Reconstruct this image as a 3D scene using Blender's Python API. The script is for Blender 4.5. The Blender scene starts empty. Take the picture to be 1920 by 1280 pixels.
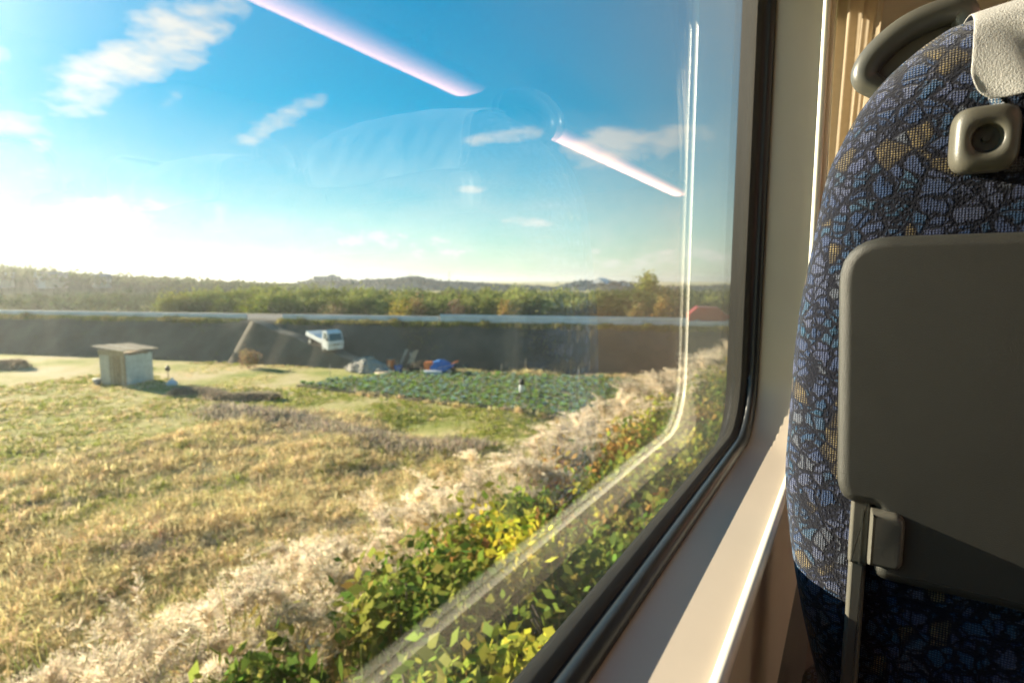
import bpy, math, random
import numpy as np
from mathutils import Vector, Matrix

R = math.radians
sc = bpy.context.scene
col = sc.collection
rng = np.random.default_rng(7)
random.seed(7)

# ------------------------------------------------------------------ camera
ZC = 7.0                                  # lens height above the field
YAW, PITCH, F = R(31.5), R(6.25), 1050.0  # F in pixels of the 1920 px photograph
cam_d = bpy.data.cameras.new('camera')
cam = bpy.data.objects.new('camera', cam_d)
col.objects.link(cam)
cam.location = (0, 0, ZC)
cam.rotation_euler = (R(90) - PITCH, 0, YAW)
cam_d.sensor_width = 36.0
cam_d.lens = 36.0 * F / 1920.0
cam_d.clip_start = 0.02
cam_d.clip_end = 6000
cam_d.dof.use_dof = True
cam_d.dof.focus_distance = 0.62
cam_d.dof.aperture_fstop = 6.0
sc.camera = cam

# ------------------------------------------------------------------ light
SUN_EL, SUN_BACK = R(17.0), R(3.0)
sun_dir = Vector((-math.cos(SUN_BACK) * math.cos(SUN_EL), -math.sin(SUN_BACK) * math.cos(SUN_EL), math.sin(SUN_EL)))
sd = bpy.data.lights.new('sun', 'SUN')
sd.energy = 5.0
sd.angle = R(0.5)
sd.color = (1.0, 0.86, 0.66)
sun = bpy.data.objects.new('sun', sd)
col.objects.link(sun)
sun.rotation_euler = (-sun_dir).to_track_quat('-Z', 'Y').to_euler()

sc.view_settings.view_transform = 'Standard'
sc.view_settings.look = 'None'
sc.view_settings.exposure = 2.02
sc.view_settings.gamma = 1.0
sc.cycles.use_denoising = True
sc.cycles.max_bounces = 14
sc.cycles.diffuse_bounces = 6
sc.cycles.glossy_bounces = 5
sc.cycles.transparent_max_bounces = 24
sc.cycles.sample_clamp_indirect = 6.0
sc.cycles.caustics_reflective = False
sc.cycles.caustics_refractive = False


def ray(px, py):
    u, v = (px - 960) / F, (py - 640) / F
    dep = math.cos(PITCH) - v * math.sin(PITCH)
    return Vector((math.cos(YAW) * u - math.sin(YAW) * dep,
                   math.sin(YAW) * u + math.cos(YAW) * dep,
                   -(v * math.cos(PITCH) + math.sin(PITCH))))


def on_z(px, py, z):
    d = ray(px, py)
    return Vector((0, 0, ZC)) + d * ((z - ZC) / d.z)


def on_y(px, py, y):
    d = ray(px, py)
    return Vector((0, 0, ZC)) + d * (y / d.y)


def at_d(px, py, dist):
    """point on the pixel's ray at a horizontal distance"""
    d = ray(px, py)
    return Vector((0, 0, ZC)) + d * (dist / math.hypot(d.x, d.y))


# ------------------------------------------------------------------ sky
W = bpy.data.worlds.new('World')
sc.world = W
W.use_nodes = True
nt = W.node_tree
nt.nodes.clear()


def N(tree, t, **kw):
    n = tree.nodes.new(t)
    for k, v in kw.items():
        if k.startswith('i_'):
            key = k[2:]
            n.inputs[int(key) if key.isdigit() else key.replace('_', ' ')].default_value = v
        else:
            setattr(n, k, v)
    return n


def math_node(tree, op, a, b=None, c=None, clamp=False):
    n = tree.nodes.new('ShaderNodeMath')
    n.operation = op
    n.use_clamp = clamp
    for i, x in enumerate((a, b, c)):
        if x is None:
            continue
        if isinstance(x, (int, float)):
            n.inputs[i].default_value = x
        else:
            tree.links.new(x, n.inputs[i])
    return n.outputs[0]


def vdot(tree, a, vec):
    n = tree.nodes.new('ShaderNodeVectorMath')
    n.operation = 'DOT_PRODUCT'
    tree.links.new(a, n.inputs[0])
    n.inputs[1].default_value = vec
    return n.outputs['Value']


sky = N(nt, 'ShaderNodeTexSky')
sky.sky_type = 'NISHITA'
sky.sun_disc = False
sky.sun_elevation = SUN_EL
sky.sun_rotation = math.atan2(sun_dir.x, sun_dir.y)
sky.altitude = 30
sky.air_density = 1.0
sky.dust_density = 0.15
sky.ozone_density = 2.0
hsv = N(nt, 'ShaderNodeHueSaturation', i_Saturation=1.4, i_Value=0.98)
wb = N(nt, 'ShaderNodeMix', data_type='RGBA', blend_type='MULTIPLY')
wb.inputs['Factor'].default_value = 1.0
wb.inputs['B'].default_value = (.70, 1.10, 1.08, 1)
nt.links.new(sky.outputs[0], wb.inputs['A'])
bw0 = N(nt, 'ShaderNodeRGBToBW')
nt.links.new(wb.outputs['Result'], bw0.inputs[0])
roll = math_node(nt, 'DIVIDE', 1.0, math_node(nt, 'ADD', math_node(nt, 'MULTIPLY', bw0.outputs[0], .075), 1.0))
rc = N(nt, 'ShaderNodeVectorMath', operation='SCALE')
nt.links.new(wb.outputs['Result'], rc.inputs[0])
nt.links.new(roll, rc.inputs['Scale'])
nt.links.new(rc.outputs[0], hsv.inputs['Color'])
tc = N(nt, 'ShaderNodeTexCoord')
D = tc.outputs['Generated']
nz = N(nt, 'ShaderNodeTexNoise', i_Scale=7.0, i_Detail=7.0, i_Roughness=0.58)
mp = N(nt, 'ShaderNodeMapping')
mp.inputs['Scale'].default_value = (1, 1, 2.6)
nt.links.new(D, mp.inputs['Vector'])
nt.links.new(mp.outputs[0], nz.inputs['Vector'])
nz2 = N(nt, 'ShaderNodeTexNoise', i_Scale=26.0, i_Detail=5.0, i_Roughness=0.6)
nt.links.new(mp.outputs[0], nz2.inputs['Vector'])
# (start px, end px, half width px, density)
CL = [((60, 215), (430, 0), 44, 1.0), ((-60, 215), (95, 262), 26, .8), ((440, 268), (590, 196), 20, .85),
      ((308, 198), (336, 182), 12, .9), ((880, 266), (1010, 250), 14, .7), ((1020, 300), (1330, 262), 32, .8),
      ((860, 358), (915, 354), 9, .8), ((930, 412), (1050, 424), 14, .85), ((1030, 470), (1420, 500), 42, .95),
      ((-80, 380), (330, 430), 62, .85), ((420, 372), (520, 392), 16, .6), ((560, 440), (1000, 490), 38, .85),
      ((-40, 120), (8, 115), 22, .8), ((-700, 250), (-250, 60), 70, .8), ((1500, 330), (1900, 250), 40, .7),
      ((700, -260), (1000, -330), 60, .7), ((-500, 420), (-120, 440), 70, .8)]
tot = None
for (p0, p1, hw, dens) in CL:
    a, b = ray(*p0).normalized(), ray(*p1).normalized()
    c = (a + b).normalized()
    la = (b - a).length / 2 + 0.012
    ax = (b - a).normalized()
    bx = c.cross(ax).normalized()
    lb = hw / F
    qa = math_node(nt, 'DIVIDE', vdot(nt, D, ax), la)
    qb = math_node(nt, 'DIVIDE', vdot(nt, D, bx), lb)
    q = math_node(nt, 'ADD', math_node(nt, 'POWER', math_node(nt, 'ABSOLUTE', qa), 3.0),
                  math_node(nt, 'MULTIPLY', qb, qb))
    m = math_node(nt, 'SUBTRACT', 1.0, q)
    m = math_node(nt, 'ADD', m, math_node(nt, 'MULTIPLY', math_node(nt, 'SUBTRACT', nz.outputs[0], 0.52), 5.0))
    m = math_node(nt, 'ADD', m, math_node(nt, 'MULTIPLY', math_node(nt, 'SUBTRACT', nz2.outputs[0], 0.5), 2.2))
    m = math_node(nt, 'MULTIPLY', m, 0.75, clamp=True)
    front = math_node(nt, 'GREATER_THAN', vdot(nt, D, c), 0.3)
    m = math_node(nt, 'MULTIPLY', math_node(nt, 'MULTIPLY', m, front), dens * .9)
    tot = m if tot is None else math_node(nt, 'MAXIMUM', tot, m)
# thin veil of cirrus low over the whole horizon
sep = N(nt, 'ShaderNodeSeparateXYZ')
nt.links.new(D, sep.inputs[0])
low = math_node(nt, 'SUBTRACT', 1.0, math_node(nt, 'DIVIDE', math_node(nt, 'ABSOLUTE', sep.outputs[2]), 0.28), clamp=True)
veil = math_node(nt, 'MULTIPLY', math_node(nt, 'MULTIPLY', low, math_node(nt, 'ADD', nz.outputs[0], 0.25)), 0.8, clamp=True)
tot = math_node(nt, 'MAXIMUM', tot, veil)
bw = N(nt, 'ShaderNodeRGBToBW')
nt.links.new(hsv.outputs[0], bw.inputs[0])
# clouds take the sky's own brightness there, whitened and raised
lum = math_node(nt, 'ADD', math_node(nt, 'MULTIPLY', bw.outputs[0], .9), 3.1)
cc = N(nt, 'ShaderNodeCombineColor')
for i, k in enumerate((1.0, 0.97, 0.92)):
    nt.links.new(math_node(nt, 'MULTIPLY', lum, k), cc.inputs[i])
mix = N(nt, 'ShaderNodeMix', data_type='RGBA')
nt.links.new(tot, mix.inputs['Factor'])
nt.links.new(hsv.outputs[0], mix.inputs['A'])
nt.links.new(cc.outputs[0], mix.inputs['B'])
bg = N(nt, 'ShaderNodeBackground', i_Strength=0.05)
nt.links.new(mix.outputs['Result'], bg.inputs['Color'])
wo = N(nt, 'ShaderNodeOutputWorld')
nt.links.new(bg.outputs[0], wo.inputs['Surface'])


# ------------------------------------------------------------------ materials
def new_mat(name):
    m = bpy.data.materials.new(name)
    m.use_nodes = True
    t = m.node_tree
    b = t.nodes['Principled BSDF']
    return m, t, b


def mat(name, c, rough=0.6, noise=0.0, nscale=20.0, bump=0.0, bscale=200.0, metal=0.0, spec=0.5, c2=None, coords='Object'):
    m, t, b = new_mat(name)
    b.inputs['Roughness'].default_value = rough
    b.inputs['Metallic'].default_value = metal
    b.inputs['Specular IOR Level'].default_value = spec
    b.inputs['Base Color'].default_value = (*c, 1)
    tcn = N(t, 'ShaderNodeTexCoord')
    if noise or c2:
        n = N(t, 'ShaderNodeTexNoise', i_Scale=nscale, i_Detail=5.0, i_Roughness=.6)
        t.links.new(tcn.outputs[coords], n.inputs['Vector'])
        r = N(t, 'ShaderNodeValToRGB')
        r.color_ramp.elements[0].position = .32
        r.color_ramp.elements[1].position = .68
        lo = c if c2 else tuple(x * (1 - noise) for x in c)
        hi = c2 if c2 else tuple(min(1, x * (1 + noise)) for x in c)
        r.color_ramp.elements[0].color = (*lo, 1)
        r.color_ramp.elements[1].color = (*hi, 1)
        t.links.new(n.outputs[0], r.inputs[0])
        t.links.new(r.outputs[0], b.inputs['Base Color'])
    if bump:
        n2 = N(t, 'ShaderNodeTexNoise', i_Scale=bscale, i_Detail=3.0)
        t.links.new(tcn.outputs[coords], n2.inputs['Vector'])
        bn = N(t, 'ShaderNodeBump', i_Strength=bump, i_Distance=0.002)
        t.links.new(n2.outputs[0], bn.inputs['Height'])
        t.links.new(bn.outputs[0], b.inputs['Normal'])
    return m


def leaf_mat(name, trans=0.35, gain=1.0, rough=.7, rand=0.25):
    """foliage: vertex colour 'Col' (the leaf's own colour), thin and translucent"""
    m, t, b = new_mat(name)
    t.nodes.remove(b)
    out = t.nodes['Material Output']
    at = N(t, 'ShaderNodeVertexColor', layer_name='Col')
    oi = N(t, 'ShaderNodeObjectInfo')
    mr = N(t, 'ShaderNodeMapRange')
    mr.inputs['To Min'].default_value = gain * (1 - rand)
    mr.inputs['To Max'].default_value = gain * (1 + rand)
    t.links.new(oi.outputs['Random'], mr.inputs['Value'])
    hs = N(t, 'ShaderNodeHueSaturation')
    t.links.new(mr.outputs[0], hs.inputs['Value'])
    t.links.new(at.outputs[0], hs.inputs['Color'])
    d = N(t, 'ShaderNodeBsdfDiffuse')
    tr = N(t, 'ShaderNodeBsdfTranslucent')
    mx = N(t, 'ShaderNodeMixShader', i_0=trans)
    for s in (d, tr):
        t.links.new(hs.outputs[0], s.inputs['Color'])
    t.links.new(d.outputs[0], mx.inputs[1])
    t.links.new(tr.outputs[0], mx.inputs[2])
    t.links.new(mx.outputs[0], out.inputs['Surface'])
    return m


MT = {}
MT['panel'] = mat('panel', (.66, .55, .40), .42, noise=.04, nscale=6, bump=.05, bscale=900)
MT['sill'] = mat('sill', (.56, .48, .385), .30, noise=.04, nscale=5, bump=.03, bscale=700)
MT['bead'] = mat('bead', (.82, .78, .66), .22, noise=.03)
MT['lower_wall'] = mat('lower_wall', (.08, .068, .052), .55, noise=.08, nscale=8, bump=.1, bscale=500)
MT['ceiling'] = mat('ceiling', (.62, .56, .47), .6, noise=.03)
MT['floor'] = mat('floor', (.10, .09, .08), .7, noise=.2)
MT['rubber'] = mat('rubber', (.012, .014, .016), .38, noise=.1, bump=.04)
MT['gasket'] = mat('gasket', (.022, .022, .018), .6, noise=.2)
MT['tray'] = mat('tray', (.033, .033, .027), .48, noise=.13, nscale=9, bump=.4, bscale=1500)
MT['tray_metal'] = mat('tray_metal', (.105, .10, .082), .35, noise=.06, bump=.05, bscale=600)
MT['grip'] = mat('grip', (.085, .083, .07), .33, noise=.05, bump=.03)
MT['web'] = mat('web', (.08, .077, .062), .5, noise=.06)
MT['hook'] = mat('hook', (.095, .09, .07), .38, noise=.05, bump=.1, bscale=900)
MT['hook_dark'] = mat('hook_dark', (.05, .048, .04), .5, noise=.1)
MT['cover'] = mat('cover', (.42, .41, .385), .85, noise=.03, nscale=30, bump=.5, bscale=900)
MT['bulkhead'] = mat('bulkhead', (.58, .46, .29), .5, noise=.08, nscale=4)
MT['black'] = mat('black', (.015, .015, .015), .6, noise=.1)
MT['steel'] = mat('steel', (.45, .46, .45), .4, noise=.1, metal=.6)


def fabric_mat():
    m, t, b = new_mat('moquette')
    b.inputs['Roughness'].default_value = .95
    b.inputs['Specular IOR Level'].default_value = .15
    b.inputs['Sheen Weight'].default_value = .25
    tcn = N(t, 'ShaderNodeTexCoord')
    O = tcn.outputs['Object']
    warp = N(t, 'ShaderNodeTexNoise', i_Scale=70.0, i_Detail=2.0)
    t.links.new(O, warp.inputs['Vector'])
    wm = N(t, 'ShaderNodeVectorMath', operation='MULTIPLY_ADD')
    wm.inputs[1].default_value = (.011, .011, .011)
    t.links.new(warp.outputs['Color'], wm.inputs[0])
    t.links.new(O, wm.inputs[2])
    warp2 = N(t, 'ShaderNodeTexNoise', i_Scale=260.0, i_Detail=1.0)
    t.links.new(O, warp2.inputs['Vector'])
    wm2 = N(t, 'ShaderNodeVectorMath', operation='MULTIPLY_ADD')
    wm2.inputs[1].default_value = (.0062, .0062, .0062)
    t.links.new(warp2.outputs['Color'], wm2.inputs[0])
    t.links.new(wm.outputs[0], wm2.inputs[2])
    V = wm2.outputs[0]
    wmb = N(t, 'ShaderNodeVectorMath', operation='MULTIPLY_ADD')
    wmb.inputs[1].default_value = (.003, .003, .003)
    t.links.new(warp2.outputs['Color'], wmb.inputs[0])
    t.links.new(O, wmb.inputs[2])
    small = N(t, 'ShaderNodeTexVoronoi', i_Scale=64.0, i_Randomness=1.0)
    t.links.new(V, small.inputs['Vector'])
    edge = N(t, 'ShaderNodeTexVoronoi', feature='DISTANCE_TO_EDGE', i_Scale=64.0, i_Randomness=1.0)
    t.links.new(V, edge.inputs['Vector'])
    big = N(t, 'ShaderNodeTexVoronoi', i_Scale=52.0, i_Randomness=1.0)
    t.links.new(wmb.outputs[0], big.inputs['Vector'])
    bedge = N(t, 'ShaderNodeTexVoronoi', feature='DISTANCE_TO_EDGE', i_Scale=52.0)
    t.links.new(wmb.outputs[0], bedge.inputs['Vector'])
    s1 = N(t, 'ShaderNodeSeparateColor')
    t.links.new(small.outputs['Color'], s1.inputs[0])
    s2 = N(t, 'ShaderNodeSeparateColor')
    t.links.new(big.outputs['Color'], s2.inputs[0])
    r = N(t, 'ShaderNodeValToRGB')
    r.color_ramp.interpolation = 'CONSTANT'
    pal = [(0, (.10, .105, .17)), (.22, (.135, .125, .185)), (.42, (.07, .12, .19)), (.58, (.165, .155, .20)),
           (.72, (.055, .075, .15)), (.84, (.10, .17, .22)), (.94, (.19, .175, .14))]
    e = r.color_ramp.elements
    pal = [(p_, tuple(.55 * a_ + .45 * b_ for a_, b_ in zip(c_, (.06, .115, .24)))) for p_, c_ in pal]
    e[0].position, e[0].color = pal[0][0], (*pal[0][1], 1)
    e[1].position, e[1].color = pal[1][0], (*pal[1][1], 1)
    for p, c in pal[2:]:
        x = e.new(p)
        x.color = (*c, 1)
    t.links.new(s1.outputs[0], r.inputs[0])
    # gold patches of the larger motif
    gold = math_node(t, 'GREATER_THAN', s2.outputs[0], .905)
    gm = N(t, 'ShaderNodeMix', data_type='RGBA')
    t.links.new(gold, gm.inputs['Factor'])
    t.links.new(r.outputs[0], gm.inputs['A'])
    gm.inputs['B'].default_value = (.30, .24, .14, 1)
    teal = math_node(t, 'LESS_THAN', s2.outputs[0], .16)
    tm = N(t, 'ShaderNodeMix', data_type='RGBA')
    t.links.new(math_node(t, 'MULTIPLY', teal, .5), tm.inputs['Factor'])
    t.links.new(gm.outputs['Result'], tm.inputs['A'])
    tm.inputs['B'].default_value = (.06, .15, .24, 1)
    # woven yarns: dark pits between tufts
    wx = N(t, 'ShaderNodeTexWave', i_Scale=150.0, i_Distortion=1.4, i_Detail=1.0)
    wx.bands_direction = 'X'
    wz = N(t, 'ShaderNodeTexWave', i_Scale=150.0, i_Distortion=1.4, i_Detail=1.0)
    wz.bands_direction = 'Z'
    t.links.new(O, wx.inputs['Vector'])
    t.links.new(O, wz.inputs['Vector'])
    weave = math_node(t, 'MULTIPLY', wx.outputs[1], wz.outputs[1])
    # dark outlines
    le = N(t, 'ShaderNodeMapRange')
    le.inputs['From Min'].default_value = .05
    le.inputs['From Max'].default_value = .16
    t.links.new(edge.outputs['Distance'], le.inputs['Value'])
    lb = N(t, 'ShaderNodeMapRange')
    lb.inputs['From Min'].default_value = .012
    lb.inputs['From Max'].default_value = .10
    t.links.new(bedge.outputs['Distance'], lb.inputs['Value'])
    line_small = math_node(t, 'MAXIMUM', le.outputs[0], math_node(t, 'MULTIPLY', gold, .45))
    lines = math_node(t, 'MULTIPLY', line_small, lb.outputs[0])
    fine = N(t, 'ShaderNodeTexNoise', i_Scale=420.0, i_Detail=2.0)
    t.links.new(O, fine.inputs['Vector'])
    tuft = math_node(t, 'ADD', math_node(t, 'MULTIPLY', weave, .95), math_node(t, 'MULTIPLY', fine.outputs[0], .62))
    tuft_g = math_node(t, 'MULTIPLY', math_node(t, 'POWER', weave, 1.5), 2.4, clamp=True)
    mixw = N(t, 'ShaderNodeMix', data_type='FLOAT')
    t.links.new(gold, mixw.inputs['Factor'])
    t.links.new(tuft, mixw.inputs['A'])
    t.links.new(tuft_g, mixw.inputs['B'])
    f = math_node(t, 'MULTIPLY', lines, mixw.outputs[0])
    dk = N(t, 'ShaderNodeMix', data_type='RGBA', clamp_factor=True)
    t.links.new(f, dk.inputs['Factor'])
    dk.inputs['A'].default_value = (.003, .004, .010, 1)
    t.links.new(tm.outputs['Result'], dk.inputs['B'])
    gain = N(t, 'ShaderNodeHueSaturation', i_Saturation=1.3, i_Value=.90)
    t.links.new(dk.outputs['Result'], gain.inputs['Color'])
    t.links.new(gain.outputs[0], b.inputs['Base Color'])
    h = math_node(t, 'ADD', f, math_node(t, 'MULTIPLY', fine.outputs[0], .6))
    bn = N(t, 'ShaderNodeBump', i_Strength=.75, i_Distance=.0022)
    t.links.new(h, bn.inputs['Height'])
    t.links.new(bn.outputs[0], b.inputs['Normal'])
    return m


MT['fabric'] = fabric_mat()


def glass_mat(name, tint, dust):
    m, t, b = new_mat(name)
    t.nodes.remove(b)
    out = t.nodes['Material Output']
    lw = N(t, 'ShaderNodeLayerWeight', i_Blend=.5)
    p5 = math_node(t, 'POWER', lw.outputs['Facing'], 5.0)
    fac = math_node(t, 'ADD', math_node(t, 'MULTIPLY', p5, .9), .054, clamp=True)
    tr = N(t, 'ShaderNodeBsdfTransparent')
    tr.inputs[0].default_value = (*tint, 1)
    gl = N(t, 'ShaderNodeBsdfGlossy', i_Roughness=0.0)
    gl.inputs['Color'].default_value = (1, 1, 1, 1)
    mx = N(t, 'ShaderNodeMixShader')
    t.links.new(fac, mx.inputs[0])
    t.links.new(tr.outputs[0], mx.inputs[1])
    t.links.new(gl.outputs[0], mx.inputs[2])
    if dust:      # thin film of dirt: a broad forward-scattering lobe
        tl = N(t, 'ShaderNodeBsdfRefraction', i_Roughness=.70, i_IOR=1.5)
        tl.inputs['Color'].default_value = (1, .97, .88, 1)
        tcn = N(t, 'ShaderNodeTexCoord')
        n = N(t, 'ShaderNodeTexNoise', i_Scale=3.0, i_Detail=6.0)
        t.links.new(tcn.outputs['Object'], n.inputs['Vector'])
        dm = N(t, 'ShaderNodeMixShader')
        t.links.new(math_node(t, 'MULTIPLY', math_node(t, 'ADD', n.outputs[0], 1.0), dust), dm.inputs[0])
        t.links.new(mx.outputs[0], dm.inputs[1])
        t.links.new(tl.outputs[0], dm.inputs[2])
        mx = dm
    t.links.new(mx.outputs[0], out.inputs['Surface'])
    return m


MT['glass_in'] = glass_mat('glass_inner', (.97, .98, .975), 0.016)
MT['glass_out'] = glass_mat('glass_outer', (.95, .97, .965), 0.0)


def emit_mat(name, c, s):
    m, t, b = new_mat(name)
    b.inputs['Base Color'].default_value = (*c, 1)
    b.inputs['Emission Color'].default_value = (*c, 1)
    b.inputs['Emission Strength'].default_value = s
    return m


MT['lamp'] = emit_mat('lamp', (1.0, .47, .33), 1.8)
_t = MT['lamp'].node_tree      # soft glow painted into the emission, fading from the outer edge to the window side
_tc = N(_t, 'ShaderNodeTexCoord')
_sx = N(_t, 'ShaderNodeSeparateXYZ')
_t.links.new(_tc.outputs['Object'], _sx.inputs[0])
_mr = N(_t, 'ShaderNodeMapRange')
_mr.inputs['From Min'].default_value = -.10
_mr.inputs['From Max'].default_value = .07
_t.links.new(_sx.outputs[0], _mr.inputs['Value'])
_t.links.new(math_node(_t, 'MULTIPLY', math_node(_t, 'POWER', _mr.outputs[0], 1.4), 2.9), _t.nodes['Principled BSDF'].inputs['Emission Strength'])


def curtain_mat():
    m, t, b = new_mat('curtain')
    b.inputs['Base Color'].default_value = (.50, .35, .16, 1)
    b.inputs['Roughness'].default_value = .9
    tcn = N(t, 'ShaderNodeTexCoord')
    n = N(t, 'ShaderNodeTexNoise', i_Scale=90.0, i_Detail=4.0)
    t.links.new(tcn.outputs['Object'], n.inputs['Vector'])
    r = N(t, 'ShaderNodeValToRGB')
    r.color_ramp.elements[0].color = (.46, .38, .26, 1)
    r.color_ramp.elements[1].color = (.58, .49, .36, 1)
    t.links.new(n.outputs[0], r.inputs[0])
    t.links.new(r.outputs[0], b.inputs['Base Color'])
    tl = N(t, 'ShaderNodeBsdfTranslucent')
    t.links.new(r.outputs[0], tl.inputs[0])
    mx = N(t, 'ShaderNodeMixShader', i_0=.42)
    t.links.new(b.outputs[0], mx.inputs[1])
    t.links.new(tl.outputs[0], mx.inputs[2])
    t.links.new(mx.outputs[0], t.nodes['Material Output'].inputs['Surface'])
    return m


MT['curtain'] = curtain_mat()


# ------------------------------------------------------------------ mesh helpers
def tag(o, label=None, cat=None, group=None, kind=None):
    if label: o['label'] = label
    if cat: o['category'] = cat
    if group: o['group'] = group
    if kind: o['kind'] = kind
    return o


def empty(name, loc, rz=0.0):
    o = bpy.data.objects.new(name, None)
    col.objects.link(o)
    o.location = loc
    o.rotation_euler = (0, 0, rz)
    o.empty_display_size = .1
    return o


class MB:
    def __init__(s):
        s.v, s.f = [], []

    def add(s, v, f):
        k = len(s.v)
        s.v += [Vector(x) for x in v]
        s.f += [tuple(i + k for i in q) for q in f]
        return s

    def box(s, c, d, rz=0.0, M=None):
        x, y, z = d[0] / 2, d[1] / 2, d[2] / 2
        v = [Vector((sx * x, sy * y, sz * z)) for sz in (-1, 1) for sy in (-1, 1) for sx in (-1, 1)]
        m = M if M else Matrix.Rotation(rz, 3, 'Z')
        v = [m @ p + Vector(c) for p in v]
        return s.add(v, [(0, 2, 3, 1), (4, 5, 7, 6), (0, 1, 5, 4), (2, 6, 7, 3), (1, 3, 7, 5), (0, 4, 6, 2)])

    def loft(s, loops, closed=True, cap0=False, cap1=False, wrap=False):
        n = len(loops[0])
        v = [p for L in loops for p in L]
        f = []
        m = len(loops)
        for i in range(m if wrap else m - 1):
            a, b = i * n, ((i + 1) % m) * n
            for j in range(n if closed else n - 1):
                k = (j + 1) % n
                f.append((a + j, a + k, b + k, b + j))
        if cap0: f.append(tuple(reversed(range(n))))
        if cap1: f.append(tuple(range((m - 1) * n, m * n)))
        return s.add(v, f)

    def tube(s, path, radii, n=8, flat=1.0, up=None):
        path = [Vector(p) for p in path]
        if isinstance(radii, (int, float)): radii = [radii] * len(path)
        loops = []
        for i, p in enumerate(path):
            t = (path[min(i + 1, len(path) - 1)] - path[max(i - 1, 0)]).normalized()
            u = Vector(up) if up else (Vector((0, 0, 1)) if abs(t.z) < .9 else Vector((1, 0, 0)))
            a = t.cross(u).normalized()
            b = a.cross(t).normalized()
            loops.append([p + a * math.cos(2 * math.pi * j / n) * radii[i] * flat + b * math.sin(2 * math.pi * j / n) * radii[i]
                          for j in range(n)])
        return s.loft(loops, True, True, True)

    def build(s, name, m, parent=None, smooth=False, local=False, bevel=0.0):
        off = Vector((0, 0, 0))
        if parent is not None and not local:
            q = parent
            while q is not None:
                off += q.location
                q = q.parent
        me = bpy.data.meshes.new(name)
        me.from_pydata([tuple(p - off) for p in s.v], [], s.f)
        me.update()
        bm_fix(me)
        me.materials.append(m)
        if smooth:
            me.polygons.foreach_set('use_smooth', [True] * len(me.polygons))
        o = bpy.data.objects.new(name, me)
        col.objects.link(o)
        o.parent = parent
        if bevel:
            md = o.modifiers.new('bevel', 'BEVEL')
            md.width = bevel
            md.segments = 2
            md.limit_method = 'ANGLE'
        return o


def bm_fix(me):
    import bmesh
    bm = bmesh.new()
    bm.from_mesh(me)
    bmesh.ops.recalc_face_normals(bm, faces=bm.faces)
    bm.to_mesh(me)
    bm.free()


def fast_mesh(name, V, Fc, m, cols=None, parent=None):
    me = np_mesh(name, V, Fc, m, cols)
    o = bpy.data.objects.new(name, me)
    col.objects.link(o)
    o.parent = parent
    return o


def np_mesh(name, V, Fc, m, cols=None):
    V = np.asarray(V, np.float32)
    Fc = np.asarray(Fc, np.int32)
    me = bpy.data.meshes.new(name)
    k = Fc.shape[1]
    me.vertices.add(len(V))
    me.vertices.foreach_set('co', V.ravel())
    me.loops.add(Fc.size)
    me.loops.foreach_set('vertex_index', Fc.ravel())
    me.polygons.add(len(Fc))
    me.polygons.foreach_set('loop_start', np.arange(0, Fc.size, k, dtype=np.int32))
    me.polygons.foreach_set('loop_total', np.full(len(Fc), k, np.int32))
    me.update(calc_edges=True)
    if cols is not None:
        ca = me.color_attributes.new('Col', 'FLOAT_COLOR', 'POINT')
        c4 = np.ones((len(V), 4), np.float32)
        c4[:, :3] = cols
        ca.data.foreach_set('color', c4.ravel())
    me.materials.append(m)
    return me


def copy_tree(o, parent=None):
    c = o.copy()
    col.objects.link(c)
    c.parent = parent
    for ch in list(o.children):
        copy_tree(ch, c)
    return c


def rr(y0, y1, z0, z1, r, n=8):
    """rounded rectangle, counter-clockwise"""
    pts = []
    for cy, cz, a0 in ((y1 - r, z0 + r, -90), (y1 - r, z1 - r, 0), (y0 + r, z1 - r, 90), (y0 + r, z0 + r, 180)):
        for i in range(n + 1):
            a = R(a0 + 90.0 * i / n)
            pts.append((cy + r * math.cos(a), cz + r * math.sin(a)))
    return pts


def smooth_poly(P, rad, seg=6):
    """2D polygon with rounded corners"""
    out = []
    n = len(P)
    for i in range(n):
        a, b, c = Vector(P[i - 1]), Vector(P[i]), Vector(P[(i + 1) % n])
        r = rad[i] if isinstance(rad, (list, tuple)) else rad
        u, w = (a - b), (c - b)
        ru, rw = min(r, u.length * .49), min(r, w.length * .49)
        p0, p1 = b + u.normalized() * ru, b + w.normalized() * rw
        for k in range(seg + 1):
            t = k / seg
            out.append(p0 * (1 - t) ** 2 + b * 2 * t * (1 - t) + p1 * t ** 2)
    return out


def offset2(P, d):
    """inward offset of a 2D polygon by averaged edge normals"""
    n = len(P)
    area = sum(P[i].x * P[(i + 1) % n].y - P[(i + 1) % n].x * P[i].y for i in range(n))
    sg = 1 if area > 0 else -1
    out = []
    for i in range(n):
        t = (P[(i + 1) % n] - P[i - 1])
        if t.length < 1e-9:
            out.append(P[i].copy())
            continue
        t.normalize()
        out.append(P[i] + Vector((-t.y, t.x)) * d * sg)
    return out


def catmull(P, seg=6):
    P = [Vector(p) for p in P]
    out = []
    for i in range(len(P) - 1):
        a, b, c, d = P[max(i - 1, 0)], P[i], P[i + 1], P[min(i + 2, len(P) - 1)]
        for k in range(seg):
            t = k / seg
            out.append(.5 * ((2 * b) + (c - a) * t + (2 * a - 5 * b + 4 * c - d) * t * t + (3 * b - a - 3 * c + d) * t ** 3))
    out.append(P[-1])
    return out


# ================================================================== the railway carriage
WX, AX = -.175, -.0625           # glass plane, inner wall plane
FLOOR, CEIL = ZC - 1.20, ZC + 1.0
XR = 2.62                       # inner face of the opposite wall
BULK = 6.25
SEALX = -.1475


def side(x, mir):
    return (2.54 - x) if mir else x


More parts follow.
